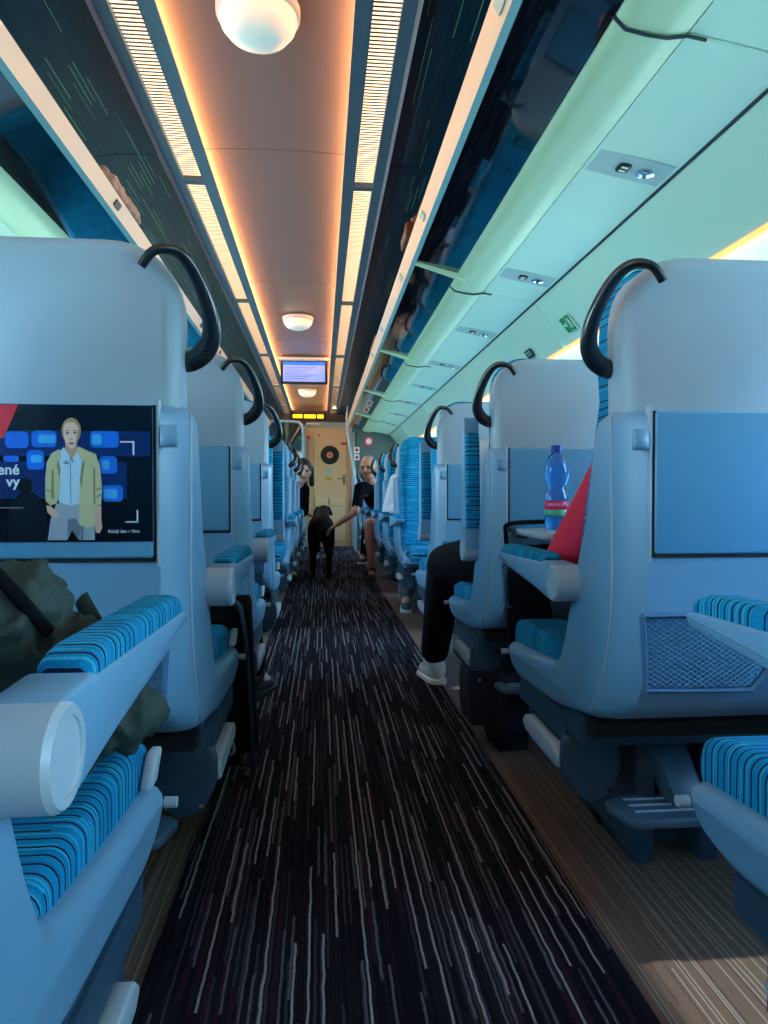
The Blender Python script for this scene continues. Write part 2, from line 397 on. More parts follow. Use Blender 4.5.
# ceiling light strips
JO = [3.05 + 1.83 * k for k in range(-3, 5)]
slat_me = None
def light_strip(s, nm, lab):
    root = tag(empty(nm, (CX, 0, CZ)), lab, 'ceiling light')
    global slat_me
    f = bmesh.new()
    def X(a): return a * s
    for a, b in ((.289, .318), (.397, .438)):
        pr = [(X(a), -.020), (X(b), -.020), (X(b), .045), (X(a), .045)]
        slab(f, pr, 1, Y0, Y1 - .02, .002, 1)
    slab(f, [(X(.268), -.020), (X(.289), -.020), (X(.289), -.015), (X(.268), -.016)], 1, Y0, Y1 - .02, .001, 1)
    for y in JO:
        box(f, min(X(.318), X(.397)), max(X(.318), X(.397)), y - .016, y + .016, -.019, .01)
    newmesh('frame', f, M['frame'], root, 30)
    g = bmesh.new(); pr = [(X(.438), -.024), (X(.449), -.030), (X(.452), -.005), (X(.438), .0)]
    slab(g, pr, 1, Y0, Y1 - .02, .001, 1); newmesh('edge_strip', g, M['frame_rose'], root, 30)
    lm = bmesh.new(); xa, xb = sorted((X(.2885), X(.286))); box(lm, xa, xb, Y0, Y1 - .02, -.010, .016); newmesh('cove_lamp', lm, M['cove'], root, 0)
    rest = bmesh.new(); cnt = 0
    ends = [Y0] + JO + [Y1 - .02]
    for a, b in zip(ends, ends[1:]):
        d = bmesh.new(); xa, xb = sorted((X(.318), X(.397))); box(d, xa, xb, a + .016, b - .016, .0004, .010); newmesh('diffuser', d, M['diff'], root, 0)
        y = a + .026
        while y < b - .022:
            if 1.75 < y < 5.0 and cnt < 180:
                if slat_me is None:
                    q = bmesh.new(); box(q, -.0395, .0395, -.0034, .0034, -.0012, .001); o = newmesh('slat', q, M['slat'], root, 0); slat_me = o.data
                else:
                    o = bpy.data.objects.new('slat', slat_me); C.objects.link(o); o.parent = root
                o.location = (X(.3575), y, 0); cnt += 1
            elif y > 1.0:
                box(rest, min(X(.318), X(.397)), max(X(.318), X(.397)), y - .0034, y + .0034, -.0012, .001)
            y += .018
    tag(newmesh('slat_grille', rest, M['slat'], root, 0), kind='stuff')
light_strip(1, 'ceiling_light_strip', 'long slatted warm ceiling light strip on the right of the grey ceiling')
light_strip(-1, 'ceiling_light_strip', 'long slatted warm ceiling light strip on the left of the grey ceiling')

# dome lights
dm = empty('dome_light', (CX, 2.03, CZ + .03)); tag(dm, 'largest round dome light on the ceiling, nearest the camera', 'ceiling light', 'round dome lights along the ceiling')
latheo('lamp_base', [(.118, 0), (.118, -.022), (.104, -.030)], M['trim'], dm, 36)
latheo('lamp_shade', [(.108, -.020), (.110, -.034), (.104, -.052), (.085, -.075), (.05, -.090), (.0, -.095)], M['dome'], dm, 36)
for y, lb in ((5.45, 'small round dome light on the ceiling just before the hanging screen'), (9.1, 'farthest round dome light, between the hanging screen and the end door')):
    c = copy_tree(dm); c.location.y = y; c['label'] = lb

# right-hand cove (x, z above camera) profile
def cove(s, yA, yB, root, seg_i):
    def P(x, z): return ((x if s > 0 else 2 * CX - x), z + CH)
    cyl = [(.594, .995), (.625, .966), (.672, .957), (.715, .953), (.757, .960)]
    pan = [(.760, .961), (.90, .938), (1.0, .917)]
    for nm, pr, m in (('cove_moulding', cyl, M['wall_ribbed']), ('ceiling_edge_panel', pan, M['wall'])):
        q = [P(*p) for p in spline([(a, b, 0) for a, b in pr], 4) for p in [(p.x, p.y)]] if False else [P(v.x, v.y) for v in spline([(a, b, 0) for a, b in pr], 4)]
        back = [P(v.x + .012, v.y + .03) for v in reversed(spline([(a, b, 0) for a, b in pr], 4))]
        slabo(nm, q + back, 1, yA + .003, yB - .003, m, root, .003, 1, smooth=35)
SEG = [1.41 + 1.84 * k for k in range(-2, 6)]
wr = struct('wall_right'); wl = struct('wall_left')
for s, root in ((1, wr), (-1, wl)):
    for i, (a, b) in enumerate(zip([Y0] + SEG, SEG + [Y1 - .6])):
        if b > a: cove(s, a, min(b, Y1), root, i)
    for y in SEG:
        pts = [(.596, .990), (.625, .962), (.672, .953), (.715, .949), (.760, .956), (.80, .950)]
        tubeo('rubber_seam', [((x if s > 0 else 2 * CX - x), y, z + CH) for x, z in pts], .0035, M['rubber'], root, 6)
    # dark joint and lower wall
    def PX(x): return x if s > 0 else 2 * CX - x
    tubeo('joint_strip', [(PX(1.004), Y0, CH + .917), (PX(1.004), Y1 - .6, CH + .917)], .0055, M['rubber'], root, 6)
    if s > 0:
        low = [(1.008, .914), (1.05, .870), (1.11, .796), (1.170, .722)]
        q = [(x, z + CH) for x, z in low]; q += [(x + .02, z + .03 + CH) for x, z in reversed(low)]
        slabo('upper_wall_panel', q, 1, Y0, Y1, M['wall'], root, .001, 1)
        for i, y in enumerate([2.95 + 1.84 * k for k in range(-2, 5)]):
            tubeo('moulded_rib', [(x, y + .30 + (x - 1.0) * .25, z + CH - .004) for x, z in low], .007, M['wall'], root, 6)
        bx('lamp_recess', 1.18, 1.56, Y0, Y1, CH + .745, CH + .765, M['white'], root)
        bx('recess_shelf', 1.52, 1.56, Y0, Y1, CH + .680, CH + .69, M['white'], root)
    else:
        q = [(PX(1.008), .914 + CH), (-1.37, .80 + CH), (-1.40, .80 + CH), (-1.40, .95 + CH), (PX(1.008), .95 + CH)]
        slabo('upper_wall_panel', q, 1, Y0, Y1, M['wall'], root, .001, 1)
tag(bx('window_cove_lamp', 1.205, 1.235, Y0 + .1, Y1 - 1, CH + .722, CH + .742, M['led']), 'long warm orange light strip above the right-hand windows', 'light')

# walls with windows
def side_wall(x, s, root, top, nm0):
    xa, xb = sorted((x, x + s * .05)); m = M['wall']
    bx('lower_wall', xa, xb, Y0, Y1, 0, .84, m, root)
    bx('upper_wall', xa, xb, Y0, Y1, 1.46, top, m, root)
    ed = [Y0] + [v for y in WINY for v in (y - .72, y + .72)] + [Y1]
    for i in range(0, len(ed), 2): bx('window_pier', xa, xb, ed[i], ed[i + 1], .84, 1.46, m, root)
    for i, y in enumerate(WINY):
        w = tag(empty('window_%d' % (nm0 + i), (x, y, 1.15)), kind='structure')
        f = bmesh.new()
        for a in ((-.73, -.69, -.32, .32), (.69, .73, -.32, .32), (-.73, .73, -.32, -.285), (-.73, .73, .285, .32)):
            box(f, min(-.01 * s, .02 * s), max(-.01 * s, .02 * s), a[0], a[1], a[2], a[3])
        newmesh('window_frame', f, M['rubber'], w, 0)
        bx('window_pane', min(.02 * s, .026 * s), max(.02 * s, .026 * s), -.70, .70, -.30, .30, M['glass'], w)
side_wall(WX_R, 1, wr, CH + .86, 1); side_wall(WX_L, -1, wl, CH + .82, 8)
tag(bx('wall_back', -2.1, 1.8, Y0 - .05, Y0, 0, 2.4, M['wall']), kind='structure')
tag(bx('roof_outer', -2.2, 1.9, Y0, Y1 + .4, 2.20, 2.24, M['white']), kind='structure')
for xx in (1.60, -2.0): tag(bx('trim_1' if xx > 0 else 'trim_2', xx, xx + .03, Y0, Y1, 1.62, 2.21, M['white']), kind='structure')

# luggage racks
def rack(s, lab):
    r = tag(empty('luggage_rack', (CX, 0, CH)), lab, 'luggage rack')
    def X(x): return s * (x - CX)
    pr = [(X(.369), 1.075), (X(.397), 1.030), (X(.405), 1.032), (X(.385), 1.078)]
    slabo('rail', pr, 1, Y0, 10.3, M['rail'], r, .001, 1, smooth=30)
    slabo('rail_edge', [(X(.397), 1.029), (X(.413), 1.019), (X(.418), 1.028), (X(.403), 1.036)], 1, Y0, 10.3, M['railedge'], r, .001, 1, smooth=30)
    br = [3.07 + 1.83 * k for k in range(-3, 4)]
    ends = [Y0] + br + [10.3]
    for a, b in zip(ends, ends[1:]):
        slabo('glass_shelf', [(X(.412), 1.030), (X(.600), .985), (X(.600), .993), (X(.412), 1.038)], 1, a + .012, b - .012, M['rackglass'], r, .001, 1, smooth=0)
    for y in br:
        slabo('bracket', [(X(.414), 1.020), (X(.640), .950), (X(.63), 1.0), (X(.414), 1.045)], 1, y - .010, y + .010, M['wall_ribbed'], r, .003, 2)
    for y in (1.48, 2.62, 3.35, 4.4, 5.2, 6.1):
        m_ = bmesh.new(); box(m_, -.012, .012, -.028, .028, -.002, .002)
        q = newmesh('seat_number_plate', m_, M['signnavy' if s < 0 else 'unit'], r, 0)
        ang = math.atan2(-.045, .028) * s if s > 0 else math.atan2(.045, .028)
        q.location = (X(.383) - s * .003, y, 1.052); q.rotation_euler = (0, R(58) * s, 0)
    return r
rack(1, 'long luggage rack with dark glass shelves above the right-hand seats')
rack(-1, 'long luggage rack with dark glass shelves above the left-hand seats')

# service units on the edge panel
def unit(s, y):
    x = .88; e1 = Vector((.98, 0, -.17)).normalized()
    ang = math.atan2(.045, .235)
    o = empty('reading_light_unit', (x if s > 0 else 2 * CX - x, y, CH + .942)); o.rotation_euler = (0, ang * s, 0)
    bx('plate', -.112, .112, -.062, .062, -.004, .01, M['unit'], o, .003, 1)
    slabo('call_button', round_poly([(-.035, -.026), (.002, -.026), (.002, .026), (-.035, .026)], .015), 2, -.009, -.001, M['black'], o, .002, 1)
    for dy in (-.010, .010): bx('button_symbol', -.026, -.008, dy - .004, dy + .004, -.0105, -.0085, M['signwhite'], o)
    latheo('reading_lamp', [(.024, -.002), (.026, -.010), (.018, -.012), (.014, -.005), (0, -.005)], M['chrome'], o, 20, loc=(.048, 0, 0))
    return o
names = ['nearest', 'second nearest', 'third', 'fourth', 'fifth', 'sixth', 'seventh', 'eighth']
for k in range(8):
    o = unit(1, 1.95 + 1.0 * k)
    tag(o, '%s of the reading light plates in the pale panel above the right seats' % names[k], 'reading light', 'reading light units over the right seats')

# signs on the right wall
def wall_sign(nm, y, x, w, h, mats, lab):
    o = empty(nm, (x - .005, y, CH + .914 - (x - 1.008) * 1.185 - .005)); o.rotation_euler = (0, R(50.5), 0)
    bx('plate', -h / 2, h / 2, -w / 2, w / 2, -.003, .001, mats, o)
    tag(o, lab, 'sign'); return o
o = wall_sign('exit_sign', 3.08, 1.115, .105, .082, M['signwhite'], 'green and white emergency exit sign on the pale wall above the right seats')
bm = bmesh.new(); box(bm, -.038, .038, -.050, -.004, -.0045, -.003); box(bm, -.038, .038, .002, .050, -.0045, -.003); newmesh('green_field', bm, M['signgreen'], o, 0)
bm = bmesh.new()
for b_ in ((-.004, .004, .012, .044), (-.012, .012, .012, .020), (-.026, -.016, -.032, -.022), (-.014, .006, -.036, -.018), (.008, .026, -.040, -.032), (.008, .026, -.022, -.015)): box(bm, b_[0], b_[1], b_[2], b_[3], -.006, -.0044)
newmesh('arrow_and_figure', bm, M['signwhite'], o, 0)
o = wall_sign('seat_number_sign', 3.70, 1.125, .10, .05, M['signnavy'], 'small dark seat number sign on the pale wall beyond the exit sign')
bm = bmesh.new()
for b_ in ((-.015, -.008, -.04, .04), (0, .006, -.04, .03)): box(bm, b_[0], b_[1], b_[2], b_[3], -.0045, -.0028)
newmesh('lettering_line', bm, M['unit'], o, 0)

# ------------------------------------------------------------------ seats
SIDE = [(0, .93), (-.002, .80), (-.002, .60), (.006, .52), (.03, .465), (.075, .43), (.16, .408), (.35, .375), (.60, .362), (.665, .375), (.70, .405), (.698, .428), (.685, .436),
        (.50, .448), (.36, .462), (.315, .485), (.285, .54), (.25, .63), (.185, .76), (.145, .90), (.125, .935), (.06, .945)]
def seat_parts(s, root, x0, main=True, tray='panel', arm='down'):
    def T(v): return Vector((s * (x0 + v.x), v.y, v.z))
    def sx(a, b): return sorted((s * (x0 + a), s * (x0 + b)))
    prof = round_poly(SIDE, .02, 3)
    def shape(v):
        # chamfer rear edges toward both sides
        d = min(v.x, .50 - v.x); k = max(0, 1 - d / .032)
        rear = max(0, 1 - max(v.y, 0) / .16)
        v = Vector((v.x, v.y + .034 * k * rear, v.z)); return T(v)
    bm = bmesh.new()
    rings = []
    for x, ins in ((0.0, .020), (.003, .011), (.009, .004), (.018, .0), (.032, 0), (.468, 0), (.482, 0), (.491, .004), (.497, .011), (.50, .020)):
        q = inset_poly(prof, ins) if ins else prof
        rings.append([bm.verts.new(shape(Vector((x, a, b)))) for a, b in q])
    n = len(prof)
    for A, B in zip(rings, rings[1:]):
        for i in range(n): bm.faces.new((A[i], A[(i + 1) % n], B[(i + 1) % n], B[i]))
    bm.faces.new(rings[0]); bm.faces.new(rings[-1])
    newmesh('seat_shell', bm, M['shell'], root, 32)
    # thin seam groove on the aisle side
    if main:
        pts = spline([(-.0008, .062, .93), (-.001, .056, .80), (-.001, .052, .66), (-.001, .066, .56), (-.001, .10, .48), (-.001, .14, .425)], 5)
        tubeo('shell_seam', [T(p) for p in pts], .0022, M['trim'], root, 5)
    # head shell: rounded slab, leaning
    hp = round_poly([(.012, .915), (.488, .915), (.488, 1.188), (.012, 1.188)], [.005, .005, .115, .115], 8)
    def hs(v):
        t = (v.z - .93) / .26; e_ = abs(v.x - .25) / .238
        back = .030 * max(0, t) ** 2 + .030 * max(0, e_ - .72) / .28
        f = (1 - v.y / .11)
        return T(Vector((v.x, v.y + back * max(0, f) + .012 * max(0, t), v.z)))
    slabo('head_shell', hp, 1, .002, .115, M['shell_head'], root, .020, 5, hs, smooth=50)
    # cushions
    bp = round_poly([(.026, .47), (.474, .47), (.470, 1.0), (.466, 1.204), (.034, 1.204), (.030, 1.0)], [.02, .02, .03, .125, .125, .03], 8)
    def bs(v):
        z = v.z; base = .115 + max(0, .95 - z) * .32
        side = abs(v.x - .25) / .22
        bol = .025 * max(0, side - .55) / .45 + (.02 if z > .97 else .0) * min(1, max(0, (z - .97) / .05))
        return T(Vector((v.x, base + v.y * (1 + bol * 8 if v.y > .03 else 1), z)))
    slabo('back_cushion', bp, 1, 0, .075, M['fab_z'], root, .022, 5, bs, smooth=60)
    cp = round_poly([(.30, .40), (.695, .40), (.715, .445), (.705, .488), (.62, .502), (.30, .485)], [.01, .02, .02, .025, .05, .02], 5)
    slabo('seat_cushion', cp, 0, s * (x0 + .022), s * (x0 + .478), M['fab_y'], root, .018, 5, smooth=60)
    # tray panel + recess
    a, b = sx(.036, .464)
    bx('tray_recess', a, b, -.004, .01, .706, .9325, M['darker'], root)
    if s * (x0 + .03) < s * (x0 + .1): a, b = s * (x0 + .041), s * (x0 + .462)
    else: a, b = s * (x0 + .462), s * (x0 + .041)
    pn = slabo('tray_panel', round_poly([(a, .712), (b, .712), (b, .9325), (a, .9325)], .006, 3), 1, -.0085, .008, M['panel'], root, .003, 2)
    if main:
        fr = bmesh.new()
        aa, bb = sx(.0325, .036); box(fr, aa, bb, -.0065, .01, .70, .94)
        newmesh('panel_edge', fr, M['trim'], root, 30)
        a, b = sx(.006, .030)
        lt = slabo('tray_latch', [(.872, -.004), (.872, -.012), (.878, -.016), (.902, -.014), (.905, -.004)][::1], 0, a, b, M['shell'], root, .002, 1, lambda v: Vector((v.x, v.z + .004, v.y)))
        # net pocket
        a, b = s * (x0 + .020), s * (x0 + .225); lo = s * (x0 + .195)
        P = [(a, -.012, .618), (b, -.012, .618), (b, -.012, .535), (lo, -.012, .500), (s * (x0 + .026), -.012, .503)]
        pk = tubeo('net_pocket', P + [P[0]], .0075, M['nethem'], root, 6, flat=.6)
        nb = bmesh.new()
        def inside(x_, z_):
            u = s * x_ - x0
            return .024 < u < .222 and .506 < z_ < .614 and not (u > .19 and z_ < .500 + (u - .19) * 1.2)
        for sl in (.62, -.62):
            for k in range(-26, 40):
                c = .5 + k * .0078; run = []
                for j in range(0, 61):
                    u = .020 + .21 * j / 60; z_ = c + sl * (u - .02)
                    x_ = s * (x0 + u)
                    if inside(x_, z_): run.append((x_, -.013 - .004 * math.sin((u - .02) / .2 * math.pi), z_))
                if len(run) > 2: tube(nb, [run[0], run[len(run) // 2], run[-1]], .0010, 4)
        tag(newmesh('net_mesh', nb, M['net'], pk, 0), kind='stuff')
        # grab handle
        H = spline([(.060, .012, 1.136), (.040, .009, 1.158), (.012, .022, 1.162), (-.008, .045, 1.142), (-.026, .070, 1.096), (-.029, .088, 1.056), (-.016, .097, 1.030), (.004, .099, 1.016), (.022, .099, 1.014)], 6)
        n_ = len(H)
        rr = [0.0080 + .0090 * min(1, max(0, (i / n_ - .12) / .6)) for i in range(n_)]
        tubeo('grab_handle', [T(p) for p in H], rr, M['handle'], root, 12, flat=.85)
        # armrest: own origin at pivot
        ar = empty('armrest', (s * x0, .225, .640)); ar.parent = root
        def A(v): return Vector((s * v.x, v.y, v.z))
        body = round_poly([(-.034, .0), (-.024, .027), (.0, .035), (.062, .037), (.066, .033), (.385, .027), (.402, .022), (.392, .008), (.10, -.022), (.02, -.034), (-.024, -.026)], [.012, .012, .012, .008, .004, .008, .006, .012, .03, .015, .015], 4)
        pe = .350 if arm == 'up' else .392
        slabo('arm_body', body, 0, .006, -.042, M['shell'], ar, .004, 2, A)
        pad = round_poly([(.064, .022), (pe, .016), (pe + .004, .036), (pe - .024, .050), (.095, .0515), (.066, .044)], [.004, .004, .010, .02, .02, .01], 4)
        slabo('arm_pad', pad, 0, .003, -.039, M['fab_y'], ar, .010, 4, A)
        for k_, (xa, xb) in enumerate(((.03, -.0535),)):
            bmq = bmesh.new(); lathe(bmq, [(0, .03), (.034, .03), (.034, -.040), (.031, -.0445), (.025, -.0445), (.0245, -.0430), (0, -.0435)], seg=32, axis=0)
            for v in bmq.verts: v.co = A(v.co)
            newmesh('pivot_barrel', bmq, M['trim'], ar, 30)
        if arm == 'up': ar.rotation_euler = (R(88), 0, 0)
        # recline lever and pin
        if s < 0: slabo('recline_lever', [(.640, .446), (.668, .446), (.700, .478), (.672, .480)], 0, s * (x0 + .020), s * (x0 + .004), M['trim'], root, .003, 1)
        bmq = bmesh.new(); tube(bmq, [T(Vector((.0, .688, .41))), T(Vector((-.016, .688, .41)))], .007, 12); newmesh('side_pin', bmq, M['trim'], root, 40)
        # number decal
        a, b = sx(.0095, .0105)
    if tray == 'down':
        a, b = sorted((s * (x0 + .045), s * (x0 + .455)))
        tb = slabo('tray_table', round_poly([(a, -.30), (b, -.30), (b, -.03), (a, -.03)], .03, 5), 2, .700, .716, M['trim'], root, .004, 2)
        bx('tray_hinge', a + .0, a + .03, -.06, -.01, .69, .712, M['dark'], tb)
    return
def make_seat(s, arm='down', tray='panel'):
    root = empty('double_seat')
    seat_parts(s, root, 0, True, tray, arm); seat_parts(s, root, .525, False)
    def sx(a, b): return sorted((s * a, s * b))
    def B(nm, x0, x1, y0, y1, z0, z1, m, bev=.006, par=root): a, b = sx(x0, x1); return bx(nm, a, b, y0, y1, z0, z1, m, par, bev)
    B('cross_beam', .006, 1.02, .20, .30, .338, .392, M['dark'], .008)
    B('rear_beam', .01, 1.02, .15, .19, .372, .402, M['darker'], .004)
    B('side_mechanism', .004, .06, .27, .60, .315, .372, M['dark'])
    B('lower_side_cover', .012, .07, .29, .55, .235, .316, M['dark'])
    lv = slabo('height_lever', round_poly([(.285, .293), (.285, .268), (.50, .275), (.52, .290), (.50, .310), (.31, .308)], .006, 2), 0, s * -.012, s * .012, M['trim'], root, .004, 2)
    # shield cover facing the rear
    P = round_poly([(-.006, .338), (.106, .338), (.112, .27), (.088, .222), (.052, .205), (.018, .222), (-.008, .27)], .02, 4)
    sh = slabo('shield_cover', [(s * a, b) for a, b in P], 1, .262, .285, M['dark'], root, .006, 3)
    for a in (.020, .084):
        q = bmesh.new(); lathe(q, [(0, -.004), (.0045, -.004), (.005, 0)], seg=10, axis=1); b_ = newmesh('bolt', q, M['chrome'], sh, 30, (s * a, .262, .232))
    for x0 in (.205, .355):
        lg = slabo('leg', [(s * a, b) for a, b in round_poly([(x0, .41), (x0 + .05, .41), (x0 + .05, .76), (x0, .76)], .014, 3)], 2, .0005, .36, M['dark'], root, .004, 1)
    B('leg_base_plate', .205, .405, .50, .70, .001, .03, M['dark'], .004)
    # footrest
    ft = slabo('footrest', [(s * a, b) for a, b in round_poly([(.045, .20), (.065, .115), (.30, .115), (.30, .215), (.10, .225)], .02, 4)], 2, .222, .240, M['foot'], root, .006, 3)
    for yy in (.145, .170, .195): B('tread_rib', .085, .29, yy, yy + .004, .239, .2425, M['trim'], 0, ft)
    fa = slabo('footrest_arm', [(.30, .35), (.30, .30), (.19, .225), (.15, .225), (.16, .26), (.26, .355)], 0, s * .165, s * .225, M['foot'], root, .005, 2)
    return root
protos = {}
def place(s, back, facing, lab, arm='down', tray='panel', xpl=None):
    loc_s = s if facing > 0 else -s
    key = (loc_s, arm, tray)
    if key not in protos: o = protos[key] = make_seat(loc_s, arm, tray)
    else: o = copy_tree(protos[key])
    o.location = (xpl, back, 0); o.rotation_euler = (0, 0, 0 if facing > 0 else math.pi)
    tag(o, lab, 'seat', 'double seats on the %s of the aisle' % ('right' if s > 0 else 'left'))
    return o
XR, XL = .470, -.200
AW = [.22, 1.04, 1.87, 2.80]
L0 = place(-1, AW[0], 1, 'nearest left double seat, cut by the frame, with the green rucksack on it', xpl=XL)
R0 = place(1, .165, 1, 'nearest right double seat, cut by the frame, only armrest and cushion showing', xpl=XR)
L1 = place(-1, AW[1], 1, 'left double seat whose grey back carries the advertisement with a woman', xpl=XL, tray='advert')
R1 = place(1, AW[1], 1, 'right double seat with plain blue tray panel and full net pocket on its back', xpl=XR)
L2 = place(-1, AW[2], 1, 'left double seat standing directly ahead of the advertisement seat', xpl=XL)
R2 = place(1, AW[2], 1, 'right double seat with the blue water bottle on its folded-down tray', xpl=XR, arm='up', tray='down')
L3 = place(-1, AW[3], 1, 'left double seat, third grey back along, with its striped armrest raised', xpl=XL, arm='up')
R3 = place(1, AW[3], 1, 'right double seat, third grey back along, with its striped armrest raised', xpl=XR, arm='up')
FB = [4.85 + .88 * k for k in range(7)]
fn = ['first', 'second', 'third', 'fourth', 'fifth', 'sixth', 'farthest']
for k, y in enumerate(FB[:6]):
    ex = ', nearest the camera of those' if k == 0 else ', the one with the dog beside it' if False else ''
    place(1, y, -1, '%s blue-fronted double seat facing the camera on the right side%s' % (fn[k], ex), xpl=XR + .03)
    place(-1, y, -1, '%s blue-fronted double seat facing the camera on the left side%s' % (fn[k], ex), xpl=XL)

# advertisement print on L1 tray panel
ad = bx('advertising_panel', -.462, -.041, -.0095, -.008, .736, .931, mat('advert_ground', (3, 8, 26), .25, noise=.3, nscale=12), L1)
K = .195 / 142; AX = -.041; AZ = .931
def Pp(u, v): return (AX + (u - 157) * K * .96, AZ - (v - 403) * K)
def prt(nm, shapes, m, lay):
    if nm in ('blue_light', 'pale_blue_light', 'hand', 'blue_background', 'white_bracket', 'dark_figure') and len(shapes) > 1:
        for q_ in shapes: prt(nm, [q_], m, lay)
        return
    bm = bmesh.new()
    for sh in shapes: poly(bm, [Pp(*p) for p in sh], -.0096 - lay * .00012)
    o = newmesh(nm, bm, m, ad, 0); return o
def ov(cx, cy, rx, ry, n=20, a0=0, a1=360): return [(cx + rx * math.cos(R(a0 + (a1 - a0) * i / n)), cy + ry * math.sin(R(a0 + (a1 - a0) * i / n))) for i in range(n if a1 - a0 == 360 else n + 1)]
def rc(a, b, c, d): return [(a, b), (c, b), (c, d), (a, d)]
pm = lambda n, c, r=.4: mat(n, c, r, noise=.02)
def blurm(name, c):  # soft blue glow shapes of the print
    m = mat(name, c, .3, noise=.35, nscale=40); return m
prt('blue_background', [rc(-120, 430, 155, 456), rc(-120, 462, 130, 500)], blurm('print_deep_blue', (6, 40, 100)), 0)
prt('blue_light', [round_poly(q, 5) for q in (rc(4, 431, 28, 448), rc(31, 430, 57, 447), rc(92, 430, 122, 447), rc(26, 450, 44, 470), rc(101, 456, 120, 474), rc(104, 486, 126, 503), rc(2, 456, 18, 462))], blurm('print_bright_blue', (24, 108, 220)), 1)
prt('pale_blue_light', [round_poly(q, 3) for q in (rc(38, 434, 56, 443), rc(94, 433, 104, 444), rc(104, 460, 112, 470), rc(106, 490, 120, 500), rc(30, 455, 42, 463))], blurm('print_pale_blue', (70, 170, 250)), 2)
prt('dark_figure', [ov(24, 487, 8, 8), [(6, 545), (8, 504), (20, 494), (34, 494), (44, 505), (48, 545)]], blurm('print_dark', (4, 14, 26)), 2)
prt('red_flash', [[(-40, 403.5), (18, 403.5), (2.5, 438), (-40, 438)]], pm('print_red', (214, 48, 62)), 3)
prt('white_bracket', [rc(123.5, 440.2, 137.6, 441.8), rc(136.4, 440.2, 138.2, 454.5), rc(128, 523.5, 141.5, 525), rc(140.2, 512, 141.8, 525)], pm('print_white', (215, 220, 230)), 3)
prt('thin_rule', [rc(-40, 509, 22, 509.7)], pm('print_rule', (150, 160, 170)), 3)
WH = bpy.data.materials['print_white']
# woman: trousers, shirt, jacket, hands, head
prt('trousers', [[(56, 505), (82, 505), (96, 512), (96, 543), (80, 543), (74, 528), (67, 543), (47, 543), (50, 522)]], pm('print_trousers', (150, 160, 172)), 4)
prt('trouser_shade', [[(68, 522), (76, 520), (82, 530), (79, 543), (72, 532), (67, 540)], [(83, 506), (85, 506), (84, 543), (81, 543)]], pm('print_trouser_shade', (96, 108, 126)), 5)
prt('shirt', [[(60, 452), (64, 447), (72, 452), (79, 447), (84, 452), (82, 480), (81, 505), (70, 507), (59, 504), (58, 470)]], pm('print_shirt', (176, 208, 228)), 5)
prt('shirt_placket', [[(70.8, 456), (71.8, 456), (71.8, 505), (70.8, 505)], [(64, 463), (67, 460), (70, 463), (70, 464.5), (64, 464.5)], [(72, 456), (75, 461), (74, 463), (71, 458)]], pm('print_shirt_line', (110, 140, 165)), 6)
prt('jacket', [[(60, 449), (52, 453), (47, 462), (45, 480), (45, 502), (50, 507), (56, 505), (59, 500), (61, 482), (59, 466), (62, 455)],
    [(80, 446), (88, 450), (98, 454), (102, 466), (104, 488), (103, 506), (97, 508), (97, 528), (88, 530), (80, 527), (80, 505), (81, 478), (84, 462), (79, 453)]], pm('print_jacket', (190, 186, 144)), 6)
prt('jacket_shade', [[(52, 470), (54, 470), (54, 500), (51, 500)], [(95, 468), (97, 468), (97, 506), (95, 504)], [(81, 480), (83, 466), (87, 458), (85, 470), (82.5, 490)], [(60, 480), (57, 466), (59, 460), (61, 470)],
    [(98, 490), (103, 488), (103, 490), (98, 492)], [(98, 497), (103, 495), (103, 497), (98, 499)], [(46, 490), (51, 492), (51, 493.5), (46, 492)]], pm('print_jacket_shade', (134, 128, 96)), 7)
prt('hand', [[(46, 507), (51, 508), (58, 515), (60, 519), (52, 519), (47, 514)], [(97, 508), (103, 507), (103, 522), (104, 530), (101, 536), (97, 535), (96, 526)]], pm('print_hand', (206, 164, 144)), 6)
prt('neck', [[(66, 440), (78, 440), (79, 450), (73, 459), (66, 449)]], pm('print_neck', (196, 146, 124)), 6)
prt('hair', [ov(72.5, 430, 10.2, 13.5)], pm('print_hair', (166, 136, 92)), 7)
prt('face', [[(64.5, 428), (66, 422.5), (71, 421), (76.5, 421.5), (80, 426), (80.5, 434), (79, 441), (75.5, 447.5), (72.5, 448.6), (69.5, 446.5), (65.8, 440), (64.6, 434)]], pm('print_face', (228, 190, 170)), 8)
prt('face_shade', [[(79.9, 428), (80.6, 434), (79, 441), (75.5, 447.5), (77.6, 440), (78.6, 433)], ov(72.6, 439, 1.3, .8)], pm('print_face_shade', (186, 140, 120)), 9)
prt('eyes', [ov(68.6, 432.3, 1.9, .9), ov(76.3, 432.1, 1.9, .9), [(66.2, 429.8), (70.5, 429.4), (70.5, 430), (66.4, 430.6)], [(74.4, 429.4), (78.8, 429.6), (78.6, 430.4), (74.4, 430)]], pm('print_eyes', (66, 60, 62)), 10)
prt('mouth', [ov(72.4, 443, 3, 1.1)], pm('print_lips', (178, 74, 80)), 10)
t_ = text('headline', 'ené\nvy', .0205, WH, ad, (Pp(18.5, 474)[0], -.0102, Pp(0, 475)[1]), (R(90), 0, 0), 'RIGHT', bold=.0004)
text('slogan', 'Každý den v Vimi', .0062, WH, ad, (Pp(143, 534)[0], -.0102, Pp(0, 535.5)[1]), (R(90), 0, 0), 'RIGHT', bold=.0001)

